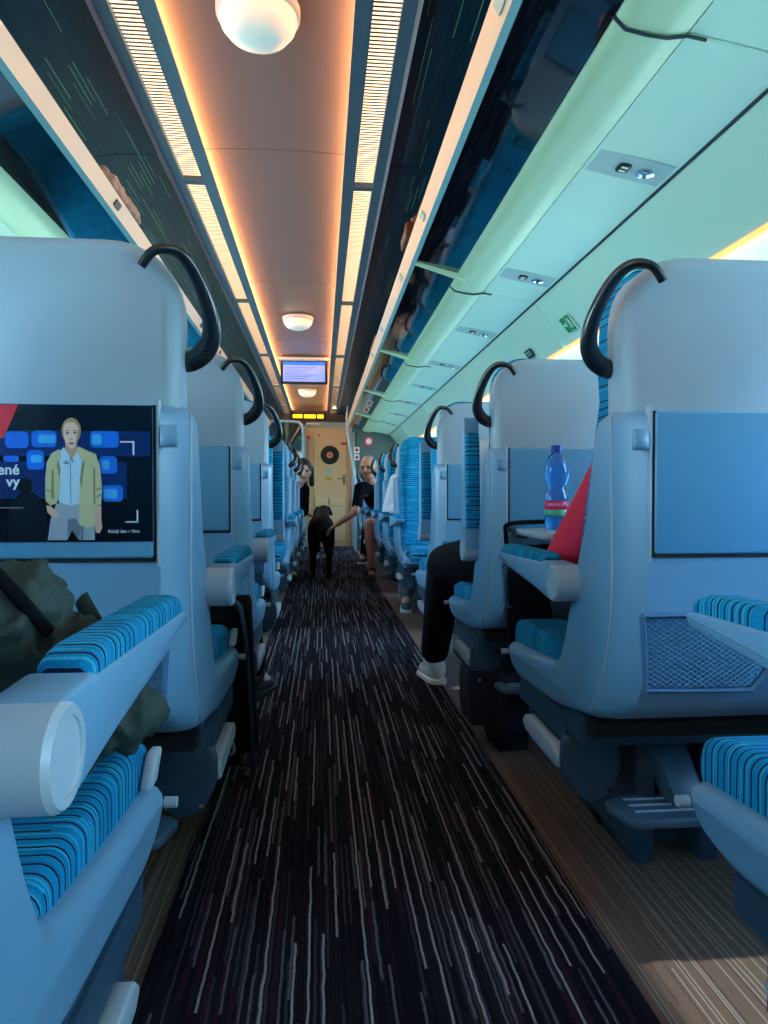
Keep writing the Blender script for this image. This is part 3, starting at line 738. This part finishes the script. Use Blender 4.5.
# ------------------------------------------------------------------ bottle on the tray of R2
bo = tag(empty('water_bottle', (.597, AW[2] - .135, .7165)), 'blue plastic water bottle with magenta and green label standing on the tray', 'bottle')
latheo('bottle_body', [(0, .003), (.026, .0), (.030, .006), (.030, .060), (.0305, .078), (.029, .095), (.024, .104), (.023, .112), (.028, .122), (.031, .145), (.0295, .165), (.021, .185), (.013, .195), (.012, .203), (0, .203)], M['bottle'], bo, 28)
latheo('bottle_cap', [(0, .196), (.0145, .196), (.0145, .213), (.013, .215), (0, .215)], M['cap'], bo, 24)
for z0, z1, c, nm in ((.052, .074, 'print_magenta', 'label_magenta_band'), (.036, .052, 'print_green', 'label_green_band')):
    mm = bpy.data.materials.get(c) or mat(c, (214, 30, 100) if 'mag' in c else (70, 190, 150), .35, noise=.05)
    latheo(nm, [(.0302, z0), (.0309, z0 + .001), (.0309, z1 - .001), (.0302, z1)], mm, bo, 28)
for i, ch in enumerate('MAGNESIA'):
    a = R(-142 + i * 12.5); tt = text('label_letter', ch, .0095, WH, bo, (.0313 * math.cos(a), .0313 * math.sin(a), .061), (R(90), 0, a + R(90)), 'CENTER')

# ------------------------------------------------------------------ bags
def softbox(name, c, size, m, vox=.012, noise=(.015, .12), rot=(0, 0, 0), parent=None):
    bm = bmesh.new(); box(bm, -size[0] / 2, size[0] / 2, -size[1] / 2, size[1] / 2, -size[2] / 2, size[2] / 2)
    bmesh.ops.bevel(bm, geom=list(bm.edges), offset=min(size) * .3, segments=4, affect='EDGES')
    o = newmesh(name, bm, m, parent, 0); o.location = c; o.rotation_euler = rot
    rm = o.modifiers.new('r', 'REMESH'); rm.mode = 'VOXEL'; rm.voxel_size = vox; rm.use_smooth_shade = True
    tx = bpy.data.textures.new(name, 'CLOUDS'); tx.noise_scale = noise[1]; d = o.modifiers.new('d', 'DISPLACE'); d.texture = tx; d.strength = noise[0]
    return o
# green rucksack on L0
rk = tag(empty('rucksack', (-.345, .70, .495)), 'dark green crumpled rucksack lying on the nearest left seat', 'bag')
rk.scale = (1.12, 1.05, 1.28)
bk = blob('bag_body', [((-.10, .02, .09), .095, (.055, .08, .07), .065), ((-.13, .02, .15), .09, (.0, .07, .13), .065), ((-.19, .03, .235), .065, (-.10, .09, .20), .05), ((.02, .06, .06), .06, (.105, .12, .045), .040)], M['olive'], rk, .006, 3, noise=(.05, .07))
tubeo('zip_strap', spline([(.06, .04, .13), (.02, .0, .19), (-.05, -.03, .245), (-.13, -.04, .29)], 5), .006, M['blackcloth'], rk, 6)
tubeo('webbing_strap', spline([(.09, .0, .02), (.12, .05, .08), (.07, .10, .15)], 5), .009, M['olive'], rk, 6, flat=.4)
# black suitcase in front of L1
sc = tag(empty('suitcase', (-.300, 1.93, .012)), 'tall black soft suitcase leaning in front of the advertisement seat', 'suitcase')
sc.rotation_euler = (R(27), 0, 0)
softbox('case_body', (.0, .08, .31), (.25, .16, .58), M['blackcloth'], .010, (.010, .15), parent=sc)
tubeo('piping', spline([(.118, .006, .05), (.120, .0, .30), (.116, .004, .54), (.09, .03, .594), (.0, .035, .604)], 6), .005, M['dark'], sc, 6)
tubeo('carry_loop', spline([(.06, -.005, .12), (.075, -.03, .17), (.055, -.01, .22)], 5), .004, M['trim'], sc, 6)
for a in (-.09, .09): latheo('wheel', [(0, -.012), (.016, -.012), (.018, -.006), (.018, .006), (.016, .012), (0, .012)], M['black'], sc, 16, axis=0, loc=(a, .02, .016))
# black bag under R2
bgx = tag(empty('black_bag', (.60, 2.22, 0)), 'black bag standing on the floor beneath the seat with the bottle', 'bag')
softbox('bag_body', (0, 0, .17), (.28, .34, .34), M['navy'], .012, (.02, .12), parent=bgx)
tubeo('bag_handle', spline([(-.05, -.10, .32), (-.05, -.05, .37), (-.05, .05, .37), (-.05, .10, .32)], 5), .008, M['blackcloth'], bgx, 6)
# hanging handbag behind R2 tray
hb = tag(empty('handbag', (.625, 1.862, .40)), 'black handbag hanging below the tray that holds the bottle', 'bag')
softbox('bag_body', (0, 0, .14), (.24, .06, .26), M['blackcloth'], .008, (.008, .1), parent=hb)
tubeo('bag_strap', spline([(-.118, .0, .24), (-.128, -.01, .30), (-.115, -.005, .328), (.0, .0, .333), (.09, .0, .326), (.11, .0, .24)], 6), .006, M['blackcloth'], hb, 8)
tubeo('strap_ring', spline([(-.124, -.01, .27), (-.116, -.02, .255), (-.122, -.02, .235)], 4), .004, M['chrome'], hb, 6)
# rack luggage
def rackbag(nm, x, y, z, size, m, lab, rot=0, strap=None):
    r = tag(empty(nm, (x, y, z)), lab, 'bag'); r.rotation_euler = (0, 0, rot)
    softbox('bag_body', (0, 0, size[2] / 2), size, M[m], .010, (.02, .06), parent=r)
    tubeo('bag_handle', spline([(-size[0] * .3, -size[1] * .2, size[2] * .9), (-size[0] * .2, 0, size[2] * 1.15), (size[0] * .2, size[1] * .1, size[2] * 1.1), (size[0] * .3, size[1] * .2, size[2] * .9)], 5), .006, M[strap or m], r, 6)
    return r
rackbag('handbag', .425, 2.98, CH + 1.045, (.15, .30, .12), 'brownleather', 'brown leather bag poking over the right luggage rail', 0, 'furbag')
rackbag('wool_bag', -.80, 2.72, CH + 1.055, (.17, .42, .11), 'furbag', 'mottled woolly bag on the left luggage rack above the advertisement seat', 0, 'maroon')
rackbag('backpack', -.93, 2.2, CH + 1.09, (.2, .4, .14), 'blackcloth', 'dark bag on the left luggage rack behind the woolly bag')
rackbag('duffel_bag', .48, 5.3, CH + 1.06, (.18, .6, .16), 'brownleather', 'reddish brown duffel bag midway along the right luggage rack', 0, 'maroon')
rackbag('backpack', .47, 6.7, CH + 1.06, (.16, .5, .18), 'blackcloth', 'black backpack standing on the right luggage rack past the duffel bag')
rackbag('backpack', .47, 8.0, CH + 1.06, (.16, .6, .18), 'navy', 'navy backpack farthest along the right luggage rack')

# ------------------------------------------------------------------ hanging screen and displays
hs_ = tag(empty('information_screen', (CX + .01, 6.95, CZ - .01)), 'flat information screen hanging from the ceiling with a pale blue page', 'screen')
bx('housing', -.23, .23, 0, .05, -.225, .03, M['black'], hs_, .006)
bx('display', -.205, .205, -.002, .004, -.205, -.045, M['screen'], hs_); bx('title_bar', -.205, .205, -.0025, .004, -.045, -.012, M['screenblue'], hs_)
bm = bmesh.new()
for i in range(7): box(bm, -.185, .12 - .05 * ((i * 37) % 4), -.0035, -.001, -.070 - i * .018, -.063 - i * .018)
newmesh('text_lines', bm, M['screentext'], hs_, 0)
bx('mount', -.25, .25, -.03, .06, -.002, .03, M['trim'], hs_, .004)
ld = tag(empty('route_display', (CX - .01, 10.75, CZ - .03)), 'amber lit route display above the end door', 'display')
bx('housing', -.28, .28, 0, .12, -.16, .0, M['black'], ld, .006)
for a, b in ((-.24, -.10), (-.07, .10), (.13, .22)): bx('amber_text', a, b, -.004, .0, -.115, -.065, M['amber'], ld)

vl = tag(empty('vestibule_lamp', (.22, 10.62, CZ + .03)), 'small lamp on the ceiling beside the amber display', 'ceiling light')
latheo('lamp_rim', [(.085, 0), (.085, -.02), (.07, -.024)], M['trim'], vl, 24); latheo('lamp_glass', [(.07, -.018), (.05, -.03), (0, -.034)], mat('bright_lamp_glass', (255, 240, 215), .4, emit=(255, 214, 160), estr=45), vl, 24)
# ------------------------------------------------------------------ end wall, door, partitions
we = struct('wall_end')
DXL, DXR, DT = -.245, .50, 1.95
bx('end_panel', -1.9, DXL - .05, Y1, Y1 + .06, 0, 2.2, M['partition'], we); bx('end_panel', DXR + .05, 1.7, Y1, Y1 + .06, 0, 2.2, M['partition'], we)
bx('end_header', -1.9, 1.7, Y1 - .01, Y1 + .06, DT + .04, 2.2, M['bulkhead'], we)
dr = tag(empty('door_1', ((DXL + DXR) / 2, Y1 + .03, 0)), kind='structure')
w2 = (DXR - DXL) / 2
for a, b, z0, z1 in ((-w2 - .05, -w2 + .01, 0, DT + .05), (w2 - .01, w2 + .05, 0, DT + .05), (-w2 - .05, w2 + .05, DT - .01, DT + .05)): bx('door_frame', a, b, -.05, .0, z0, z1, M['trim'], dr, .004)
bx('door_panel', -w2, w2, -.01, .03, 0.005, DT, M['tan'], dr)
bx('door_leaf', -w2 + .13, w2 - .09, -.03, -.005, .01, DT - .12, M['tan'], dr, .006)
bx('door_gap', -w2 + .122, -w2 + .130, -.012, -.009, .01, DT - .115, M['tandark'], dr)
bx('door_gap', w2 - .09, w2 - .082, -.012, -.009, .01, DT - .115, M['tandark'], dr)
pc = (.015, 1.475)
bm = bmesh.new(); lathe(bm, [(0, -.045), (.135, -.045), (.15, -.035), (.152, -.02)], seg=32, axis=1); q = newmesh('porthole', bm, M['black'], dr, 30, (pc[0], 0, pc[1]))
bm = bmesh.new(); lathe(bm, [(0, -.052), (.050, -.052), (.052, -.046)], seg=24, axis=1); newmesh('porthole_sticker', bm, mat('pink_sticker', (240, 150, 130), .4), q, 30)
bm = bmesh.new(); lathe(bm, [(0, -.055), (.018, -.055), (.018, -.05)], seg=16, axis=1); newmesh('sticker_mark', bm, M['signred'], q, 30)
bx('cabinet_panel', -w2 + .16, w2 - .12, -.05, -.03, .10, .80, mat('pale_tan', (242, 204, 156), .45), dr, .006)
bx('cabinet_slot', -.01, .01, -.053, -.049, .68, .78, M['tandark'], dr)
bx('cabinet_joint', -w2 + .17, w2 - .13, -.052, -.049, .655, .662, M['tandark'], dr)
tubeo('door_handle', [(w2 - .13, -.03, 1.10), (w2 - .13, -.08, 1.10), (w2 - .24, -.08, 1.10)], .011, M['chrome'], dr, 8)
bx('lock_plate', w2 - .15, w2 - .11, -.034, -.029, 1.0, 1.16, M['tandark'], dr)
for nm, x, z, w, h, m in (('sticker', -w2 + .05, 1.76, .05, .05, 'signred'), ('sticker', .0, 1.23, .09, .09, 'unit'), ('sticker', .0, 1.09, .11, .05, 'signyellow'), ('sticker', .01, 1.70, .10, .08, 'rail'), ('sticker', w2 - .13, 1.66, .10, .045, 'signred'), ('sticker', -.16, 1.79, .03, .03, 'signred')):
    bx(nm, x - w / 2, x + w / 2, -.034, -.012 if x < -.2 or x > .25 else -.029, z - h / 2, z + h / 2, M[m], dr, .0)
# partitions
pr_ = tag(empty('partition', (0, 10.3, 0)), 'grey partition with red signs beside the end door, right of the aisle', 'partition')
bx('panel', .52, 1.50, -.02, .02, .01, 1.75, M['partition'], pr_, .004)
bx('upper_panel', .46, 1.10, -.02, .02, 1.751, 2.1, M['partition'], pr_)
tubeo('curved_post', spline([(.395, 0, 2.14), (.385, 0, 1.95), (.395, 0, 1.70), (.44, 0, 1.45), (.495, 0, 1.15), (.515, 0, .8), (.515, 0, .012)], 6), .022, M['trim'], pr_, 10)
for i, (x, z, w, h, m) in enumerate(((.70, 1.62, .115, .13, 'signred'), (.525, 1.49, .075, .085, 'signwhite'), (.525, 1.385, .075, .085, 'signwhite'))):
    sg = tag(empty('notice_sign', (x, 10.276, z)), ['larger red notice on the grey partition near the man', 'upper of two small white notices with red marks on the partition', 'lower of two small white notices with red marks on the partition'][i], 'sign')
    bx('plate', -w / 2, w / 2, -.003, .003, -h / 2, h / 2, M[m], sg)
    bm = bmesh.new(); lathe(bm, [(w * .24, -.005), (w * .36, -.005), (w * .36, -.003), (w * .24, -.003)], seg=20, axis=1); box(bm, -w * .06, w * .06, -.005, -.003, -w * .2, w * .2)
    newmesh('mark', bm, M['signwhite' if m == 'signred' else 'signred'], sg, 0)
pl_ = tag(empty('partition', (0, 10.3, 0)), 'smoked glass partition with pale arched frame left of the end door', 'partition')
gp = round_poly([(-.275, .01), (-.275, 1.88), (-1.3, 1.88), (-1.3, .01)], [0, .12, .05, 0], 6)
slabo('glass_panel', gp, 1, -.01, .01, M['partglass'], pl_, .002, 1)
tubeo('arched_frame', spline([(-.265, 0, .02), (-.265, 0, 1.2), (-.268, 0, 1.75), (-.30, 0, 1.87), (-.40, 0, 1.905), (-.8, 0, 1.905), (-1.3, 0, 1.905)], 6), .018, M['trim'], pl_, 10)

# ------------------------------------------------------------------ people
def lerp(a, b, t): return tuple(a[i] + (b[i] - a[i]) * t for i in range(3))
def hand(caps, wr, fwd, down, side, sc=1.0):
    """palm + four curled fingers + thumb; returns capsules (world/local coords)"""
    w = Vector(wr); f = Vector(fwd).normalized(); d = Vector(down).normalized(); sd = Vector(side).normalized()
    pe = w + f * .075 * sc
    for k, l in zip((-1.5, -.5, .5, 1.5), (.062, .074, .078, .068)):
        r_ = pe + sd * k * .020 * sc; caps.append((tuple(w + sd * k * .012 * sc), .014 * sc, tuple(r_), .0115 * sc))
        m_ = r_ + (f * .9 + d * .35).normalized() * l * .5 * sc; caps.append((tuple(r_), .0095 * sc, tuple(m_), .0088 * sc))
        e_ = m_ + (f * .55 + d * .8).normalized() * l * .5 * sc; caps.append((tuple(m_), .0088 * sc, tuple(e_), .0075 * sc))
    tb = w + f * .025 * sc + sd * .030 * sc; tm = tb + (f * .6 + sd * .7).normalized() * .040 * sc; te = tm + (f * .9 + sd * .1 + d * .2).normalized() * .030 * sc
    caps.append((tuple(w), .015 * sc, tuple(tb), .013 * sc)); caps.append((tuple(tb), .012 * sc, tuple(tm), .010 * sc)); caps.append((tuple(tm), .010 * sc, tuple(te), .008 * sc))
def person(lab, J, mats, facing=1, sleeves='long', legs='long', look=None, hair='short', vox=.008, shoe='black', group=None):
    """J: joints dict in world coords"""
    base = (J['hip'][0], J['hip'][1], 0); root = tag(empty('person', base), lab, 'person')
    def l(p): return (p[0] - base[0], p[1] - base[1], p[2])
    J = {k: l(v) for k, v in J.items()}
    hip, chest, neck, head = J['hip'], J['chest'], J['neck'], J['head']
    f = Vector(look or (0, facing, 0)).normalized(); side = f.cross(Vector((0, 0, 1))).normalized(); up = side.cross(f).normalized()
    skin = []; cl_ = []; tr = []
    H = Vector(head)
    skin += [(neck, .052, head, .050), (chest, .10, neck, .055), (hip, .11, chest, .105)]
    cl_ += [(hip, .135, chest, .130), (chest, .128, lerp(chest, neck, .6), .075)]
    for s_ in ('r', 'l'):
        sh, el, wr = J['sh_' + s_], J['el_' + s_], J['wr_' + s_]
        skin += [(chest, .06, sh, .052), (sh, .050, el, .038), (el, .037, wr, .026)]
        cl_ += [(lerp(chest, neck, .5), .075, sh, .066)]
        cl_ += [(sh, .064, lerp(sh, el, .72 if sleeves == 'short' else 1), .054)] + ([(el, .050, lerp(el, wr, .95), .036)] if sleeves == 'long' else [])
        fw = (Vector(wr) - Vector(el)).normalized(); dn = Vector((0, 0, -1)); sd = fw.cross(dn); sd = sd.normalized() if sd.length > .1 else Vector((1, 0, 0))
        hand(skin, wr, fw, dn, sd * (1 if s_ == 'r' else -1))
        kn, an, to = J['kn_' + s_], J['an_' + s_], J['to_' + s_]
        skin += [(hip, .10, kn, .056), (kn, .054, lerp(kn, an, .35), .056), (lerp(kn, an, .35), .055, an, .036), (an, .036, to, .028)]
        if legs == 'long': tr += [(hip, .125, kn, .080), (kn, .078, lerp(kn, an, .92), .062)]
        else: tr += [(hip, .125, lerp(hip, kn, .75), .086)]
    ell = []
    def hp(a, b, c): return tuple(H + side * a + f * b + up * c)
    rot = Matrix((side, f, up)).transposed().to_euler()
    ell.append((hp(0, -.008, .018), (.074, .094, .098), rot)); ell.append((hp(0, .022, -.045), (.056, .066, .066), rot)); ell.append((hp(0, .052, -.085), (.026, .026, .022), rot))
    ell.append((hp(0, .092, -.008), (.012, .020, .028), rot)); ell.append((hp(0, .102, -.022), (.016, .014, .012), rot))
    for a in (-1, 1): ell.append((hp(a * .073, -.008, -.008), (.010, .018, .028), rot)); ell.append((hp(a * .03, .078, .030), (.026, .014, .008), rot)); ell.append((hp(a * .04, .055, -.03), (.025, .03, .02), rot))
    sk = blob('body', skin, M[mats[0]], root, vox, 3, ell)
    blob('shirt' if sleeves != 'long' else 'top', cl_, M[mats[1]], root, .010, 5)
    blob('trousers' if legs == 'long' else 'shorts', tr, M[mats[2]], root, .010, 4)
    for a in (-1, 1):
        q = bmesh.new(); bmesh.ops.create_icosphere(q, subdivisions=2, radius=.011, matrix=Matrix.Translation(hp(a * .031, .079, .010))); newmesh('eye', q, M['eye'], root, 60)
    q = bmesh.new(); bmesh.ops.create_icosphere(q, subdivisions=2, radius=1, matrix=Matrix.Translation(hp(0, .085, -.052)) @ rot.to_matrix().to_4x4() @ Matrix.Diagonal((.024, .008, .007, 1))); newmesh('lips', q, M['lips'], root, 60)
    if hair == 'short':
        blob('hair', [], M[mats[3]], root, .006, 3, [(hp(0, -.028, .036), (.078, .088, .090), rot), (hp(0, -.03, .0), (.080, .07, .07), rot)])
    else:
        blob('hair', [(hp(.075, -.03, .03), .032, hp(.085, -.01, -.12), .026), (hp(-.075, -.03, .03), .032, hp(-.085, -.01, -.12), .026), (hp(0, -.07, .03), .06, hp(0, -.07, -.13), .05)], M[mats[3]], root, .006, 3,
            [(hp(0, -.022, .044), (.088, .098, .094), rot), (hp(0, .045, .098), (.05, .035, .03), rot)])
    for s_ in ('r', 'l'):
        an, to = J['an_' + s_], J['to_' + s_]
        A_ = Vector(an); T_ = Vector(to); d = Vector((T_.x - A_.x, T_.y - A_.y, 0)).normalized(); heel = Vector((A_.x, A_.y, .045)) - d * .035; toe = Vector((T_.x, T_.y, .036))
        shm, slm = {'black': ('black', 'black'), 'white': ('shoewhite', 'sole'), 'grey': ('greyshoe', 'sole')}[shoe]
        so = blob('shoe', [(tuple(heel + Vector((0, 0, .012))), .040, tuple(toe), .034), (tuple(heel + Vector((0, 0, .03))), .040, tuple(A_ + d * .03 - Vector((0, 0, .01))), .040)], M[shm], root, .006, 3)
        q = bmesh.new(); sd = Vector((-d.y, d.x, 0))
        oc = []
        for k in range(24):
            a = 2 * math.pi * k / 24; cc = toe if math.cos(a) > 0 else heel; oc.append((cc.x + d.x * .042 * math.cos(a) + sd.x * .042 * math.sin(a), cc.y + d.y * .042 * math.cos(a) + sd.y * .042 * math.sin(a)))
        slab(q, oc, 2, .001, .024, .004, 2); newmesh('sole', q, M[slm], so, 40)
    return root
def seated(x, yb, facing, h=.68, lean=(0, 0), kx=.10, foot=.0):
    """default joints for a person sitting on a seat whose rear plane is yb"""
    F = facing; hy = yb + F * .40
    J = dict(hip=(x, hy, .60), chest=(x + lean[0] * .6, hy - F * .03 + lean[1] * .6, .60 + h * .45), neck=(x + lean[0], hy - F * .01 + lean[1], .60 + h * .64), head=(x + lean[0] * 1.2, hy + F * .02 + lean[1] * 1.2, .60 + h * .84))
    for s_, d in (('r', 1), ('l', -1)):
        sd = d * F
        c = J['neck']; J['sh_' + s_] = (c[0] + sd * .17, c[1], c[2] - .06); J['el_' + s_] = (x + sd * .22 + lean[0] * .4, hy + F * .06, .72); J['wr_' + s_] = (x + sd * .12, hy + F * .27, .70)
        J['kn_' + s_] = (x + sd * kx, hy + F * .42, .545); J['an_' + s_] = (x + sd * kx, hy + F * (.42 + foot), .10); J['to_' + s_] = (x + sd * kx, hy + F * (.54 + foot), .035)
    return J
# red-clothed traveller in R1
J = seated(.715, AW[1], 1, .58, kx=.09, foot=-.02)
J['sh_l'] = (.60, 1.36, .845); J['el_l'] = (.515, 1.43, .655); J['wr_l'] = (.60, 1.66, .665); J['kn_l'] = (.655, 1.71, .53); J['kn_r'] = (.82, 1.71, .53)
for s_ in 'lr': J['an_' + s_] = (J['kn_' + s_][0] + .06, 1.68, .10); J['to_' + s_] = (J['kn_' + s_][0] + .07, 1.80, .035)
person('person in a red top sitting behind the bottle tray, mostly hidden by the seat', J, ('skin2', 'red', 'navy', 'hairdark'))
# black trousers + white sneaker in R2
J = seated(.70, AW[2], 1, .60, kx=.10)
J['kn_l'] = (.475, 2.62, .545); J['an_l'] = (.485, 2.98, .11); J['to_l'] = (.465, 3.08, .035); J['el_l'] = (.53, 2.28, .70); J['wr_l'] = (.60, 2.5, .68)
J['kn_r'] = (.78, 2.66, .545); J['an_r'] = (.78, 2.8, .11); J['to_r'] = (.78, 2.92, .035)
person('person in black trousers and white trainers with one leg in the aisle', J, ('skin2', 'whitecloth', 'blackcloth', 'hairdark'), shoe='white')
# white shirted passenger in facing seat R5
J = seated(.76, FB[1], -1, .60, kx=.10); J['sh_r'] = (.58, FB[1] - .42, .92); J['el_r'] = (.51, FB[1] - .46, .70); J['kn_r'] = (.64, FB[1] - .86, .545); J['an_r'] = (.60, FB[1] - .80, .10); J['to_r'] = (.585, FB[1] - .93, .035)
person('person in a white top seated in the second camera-facing row, right side', J, ('skin2', 'whitecloth', 'jeans', 'hairdark'), facing=-1, shoe='grey')
# man reaching for the dog
mh = (.455, 6.85, 1.085)
J = dict(hip=(.70, 7.08, .60), chest=(.545, 6.98, .82), neck=(.478, 6.90, .965), head=mh, sh_r=(.385, 6.86, .885), el_r=(.33, 6.72, .66), wr_r=(.155, 6.78, .535),
         sh_l=(.66, 6.98, .94), el_l=(.74, 6.86, .72), wr_l=(.66, 6.72, .68), kn_r=(.46, 6.66, .545), an_r=(.49, 6.72, .10), to_r=(.475, 6.60, .035), kn_l=(.72, 6.64, .545), an_l=(.72, 6.72, .10), to_l=(.72, 6.60, .035))
person('bald man in black t-shirt and shorts leaning out to stroke the dog', J, ('skin', 'blackcloth', 'blackcloth', 'hairgrey'), facing=-1, sleeves='short', legs='short', look=(-.35, -1, -.12), hair='none_' if False else 'short', vox=.007)
# woman peeking out on the left
J = seated(-.42, FB[3], -1, .62)
J.update(chest=(-.30, 6.98, .80), neck=(-.215, 6.88, .93), head=(-.170, 6.82, 1.045), sh_l=(-.17, 6.90, .87), el_l=(-.17, 6.85, .66), wr_l=(-.30, 6.68, .66), sh_r=(-.38, 6.92, .92), kn_l=(-.30, 6.68, .545), an_l=(-.27, 6.72, .10), to_l=(-.25, 6.60, .035))
person('dark-haired woman in black peeking into the aisle behind the left seats', J, ('skin2', 'blackcloth', 'jeans', 'hairdark'), facing=-1, look=(.12, -1, -.1), hair='long', vox=.007)
# passenger beyond: dark trousers in fifth facing row
J = seated(.76, FB[5], -1, .58, kx=.16); J['kn_r'] = (.58, FB[5] - .8, .545); J['an_r'] = (.52, FB[5] - .84, .10); J['to_r'] = (.47, FB[5] - .95, .035)
person('farthest seated passenger with dark trousers, a shoe showing by the partition', J, ('skin2', 'navy', 'blackcloth', 'hairdark'), facing=-1, shoe='grey')
# passenger at L2 whose dark shoe shows
J = seated(-.52, AW[2], 1, .55); J['sh_r'] = (-.37, AW[2] + .38, .88); J['el_r'] = (-.35, AW[2] + .42, .70); J['wr_r'] = (-.42, AW[2] + .64, .68); J['kn_r'] = (-.34, 2.70, .545); J['an_r'] = (-.27, 2.78, .11); J['to_r'] = (-.225, 2.90, .035)
person('person in dark clothes hidden behind the second left seat, black shoe showing', J, ('skin2', 'navy', 'blackcloth', 'hairdark'))

# ------------------------------------------------------------------ dog
dg = tag(empty('dog', (0, 6.95, 0)), 'black labrador with a red harness standing in the aisle seen from behind', 'dog')
caps = [((0, .02, .50), .105, (0, .26, .50), .105), ((0, .26, .50), .108, (0, .52, .49), .125), ((0, .50, .52), .105, (.015, .70, .60), .080), ((.015, .70, .60), .075, (.025, .82, .645), .070), ((.025, .84, .63), .055, (.03, .95, .60), .036)]
for s_ in (-1, 1):
    caps += [((s_ * .055, .03, .48), .085, (s_ * .075, .10, .33), .062), ((s_ * .075, .10, .33), .058, (s_ * .080, -.02, .20), .034), ((s_ * .080, -.02, .20), .032, (s_ * .080, -.005, .05), .024), ((s_ * .080, -.005, .04), .028, (s_ * .080, .045, .026), .026)]
    caps += [((s_ * .075, .55, .46), .075, (s_ * .08, .50, .30), .045), ((s_ * .08, .50, .30), .040, (s_ * .078, .53, .16), .030), ((s_ * .078, .53, .16), .028, (s_ * .078, .53, .05), .025), ((s_ * .078, .53, .04), .028, (s_ * .078, .58, .026), .027)]
    caps += [((.02 + s_ * .060, .80, .675), .024, (.02 + s_ * .092, .82, .61), .020)]
caps += [((0, -.06, .52), .034, (-.02, -.10, .40), .026), ((-.02, -.10, .40), .026, (-.025, -.115, .27), .014)]
blob('body', caps, M['fur'], dg, .008, 5)
def ring(nm, y, z, r, m, tilt=0, rr=.014):
    pts = [(r * math.cos(a), y + tilt * math.sin(a), z + r * math.sin(a)) for a in [2 * math.pi * k / 24 for k in range(25)]]
    return tubeo(nm, pts, rr, m, dg, 6, flat=.5)
ring('harness_strap', .30, .50, .116, M['collar']); ring('chest_strap', .42, .49, .128, M['collar'])
bx('harness_back_strap', -.022, .022, .26, .44, .606, .622, M['collar'], dg, .004)
tg = tag(tubeo('dog_lead', spline([(0, 7.26, .625), (-.05, 7.1, .60), (-.10, 6.98, .615), (-.17, 6.85, .66)], 6), .008, M['collar']), 'thin red-brown dog lead running from harness to the woman', 'lead')
